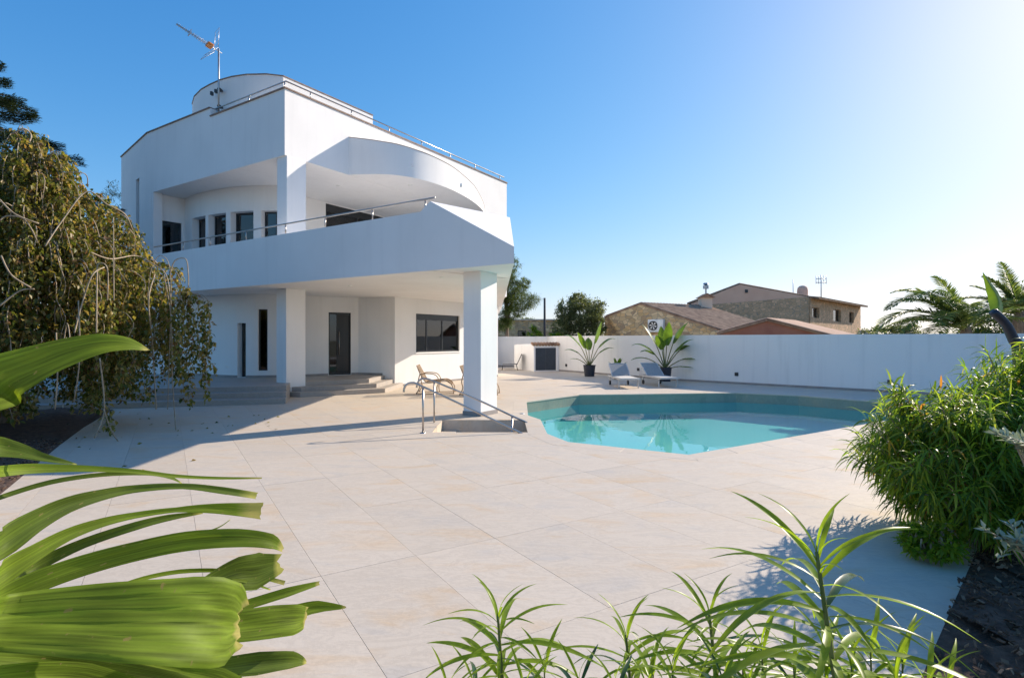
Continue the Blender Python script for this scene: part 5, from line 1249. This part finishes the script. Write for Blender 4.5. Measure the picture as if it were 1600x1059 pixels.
# big house behind
h2 = empty('farmhouse', (22, 48, 0), 'two-storey pinkish stone and plaster house with shallow tiled roofs in the distance', 'house')
ap, le, ri = at(1155, 443, 48), at(1073, 474, 48), at(1264, 463, 48)
poly_wall('plaster_gable', [(le.x+.3, 47.9, -.03), (ri.x, 47.9, -.03), (ri.x, 47.9, ri.z-.1), (ap.x, 47.9, ap.z-.12), (le.x+.3, 47.9, le.z-.1)], PLAST, h2, .4)
s0, s1_ = at(1112, 476, 47.8), at(1264, 464, 47.8)
poly_wall('stone_wall', [(s0.x, 47.82, -.03), (s1_.x, 47.82, -.03), (s1_.x, 47.82, s1_.z), (s0.x, 47.82, s0.z)], STONE2, h2, .07)
ribbed_roof('roof', ap, ap+Vector((5, 9, 0)), ri+Vector((5, 9, 0)), ri, h2, ROOFT, .35); ribbed_roof('roof', ap, ap+Vector((5, 9, 0)), le+Vector((5, 9, 0)), le, h2, ROOFT, .35)
r0 = Vector((ri.x+.02, 47.82, 0)); dR = Vector((12.4, 12.9, 0)); zt_ = 5.25
hl = Line([(r0.x, r0.y), (r0.x+dR.x, r0.y+dR.y)], 1)
def hw_(x0, x1, y0, y1):
    ua_, ub_ = hl.px(x0), hl.px(x1); Ym = hl.pos((ua_+ub_)/2).y; return (ua_, ub_, H+(530-y1)/F*Ym, H+(530-y0)/F*Ym)
wins = [hw_(1269, 1280, 481, 497), hw_(1302, 1314, 484, 503), hw_(1327, 1334, 488, 505)]
wp(wall('side_wall', hl, -.03, zt_, .4, STONE2, h2, wins), h2)
for k, q in enumerate(wins):
    o_ = window(hl, *q, .25, h2, fr=.08, back=True); wp(o_, h2)
ee = Vector((hl.p[1].x, hl.p[1].y, 0)); r3 = Vector((r0.x, r0.y, 0)); on = Vector((.72, -.69, 0))*.7; inn = Vector((-.72, .69, 0))*5
ribbed_roof('roof', r3+inn+Vector((0, 0, 6.0)), ee+inn+Vector((0, 0, 6.0)), ee+on+Vector((0, 0, 5.2)), r3+on+Vector((0, 0, 5.2)), h2, ROOFT, .35)
cq = at(1254, 455, 50); m_ = MB(); m_.lathe([(.45, 5.0), (.45, 6.0), (.40, 6.25), (.25, 6.4), (.001, 6.45)], (cq.x, 50, 0), 14); wp(m_.build('chimney', PLAST, h2, smooth=True), h2)
box_part('attic_vent', at(1164, 0, 47.9).x, at(1168, 0, 47.9).x, 47.8, 47.92, at(0, 458, 47.9).z, at(0, 453, 47.9).z, DARKFR, h2)
box_part('extension', ri.x+5, ri.x+13, 60, 66, -.03, 2.6, PLAST2, h2)
ant = empty('roof_aerial', at(1283, 462, 49.5), 'thin grid aerial on the roof of the distant two-storey house', 'antenna')
an = at(1283, 0, 50).x
tb('mast', [(an, 50, 5.3), (an, 50, at(0, 430, 50).z)], .04, STEELD, ant)
for z in (436, 442): tb('crossbar', [(at(1275, 0, 50).x, 50, at(0, z, 50).z), (at(1291, 0, 50).x, 50, at(0, z, 50).z)], .03, STEELD, ant, 4)
for x in (1275, 1279, 1287, 1291): tb('element', [(at(x, 0, 50).x, 50, at(0, 431, 50).z), (at(x, 0, 50).x, 50, at(0, 444, 50).z)], .025, STEELD, ant, 4)
tb('mast', [(at(1241, 0, 50).x, 50.2, 5), (at(1241, 0, 50).x, 50.2, at(0, 437, 50).z)], .03, STEELD, tag(empty('roof_mast', (at(1241, 0, 50).x, 50.2, 5)), 'plain thin mast on the plaster gable roof of the distant house', 'mast'))
# distant flat building, pole
h4 = empty('flat_building', (1.5, 52, 0), 'long low beige stone building far behind the pump shed', 'building')
fl = Line([tuple(at(760, 0, 52).xy), tuple(at(885, 0, 52).xy)], 1)
ww = (fl.px(809), fl.px(822), at(0, 527, 52).z, at(0, 517, 52).z)
wp(wall('wall', fl, -.03, at(0, 501, 52).z, .4, STONE, h4, [ww]), h4); wp(window(fl, *ww, .2, h4, fr=.06), h4)
box_part('roof', at(758, 0, 52).x, at(887, 0, 52).x, 51.85, 56, at(0, 501, 52).z+.002, at(0, 499, 52).z, PLAST2, h4)
po = empty('utility_pole', (at(851, 0, 48).x, 48, 0), 'dark utility pole standing between the pine and the broad tree', 'pole')
tb('pole', [(at(851, 0, 48).x, 48, 0), (at(851, 0, 48).x, 48, at(0, 466, 48).z)], [.13, .1], plain('tarred_wood', (.08, .07, .07), .8), po)
tb('cable', smooth_path([(at(851, 0, 48).x, 48, at(0, 467, 48).z), (-3, 44, 4.8), (-12, 40, 5)]), .012, DARKFR, po, 4)
print('tiles', len(tiles), 'objects', len(bpy.data.objects))
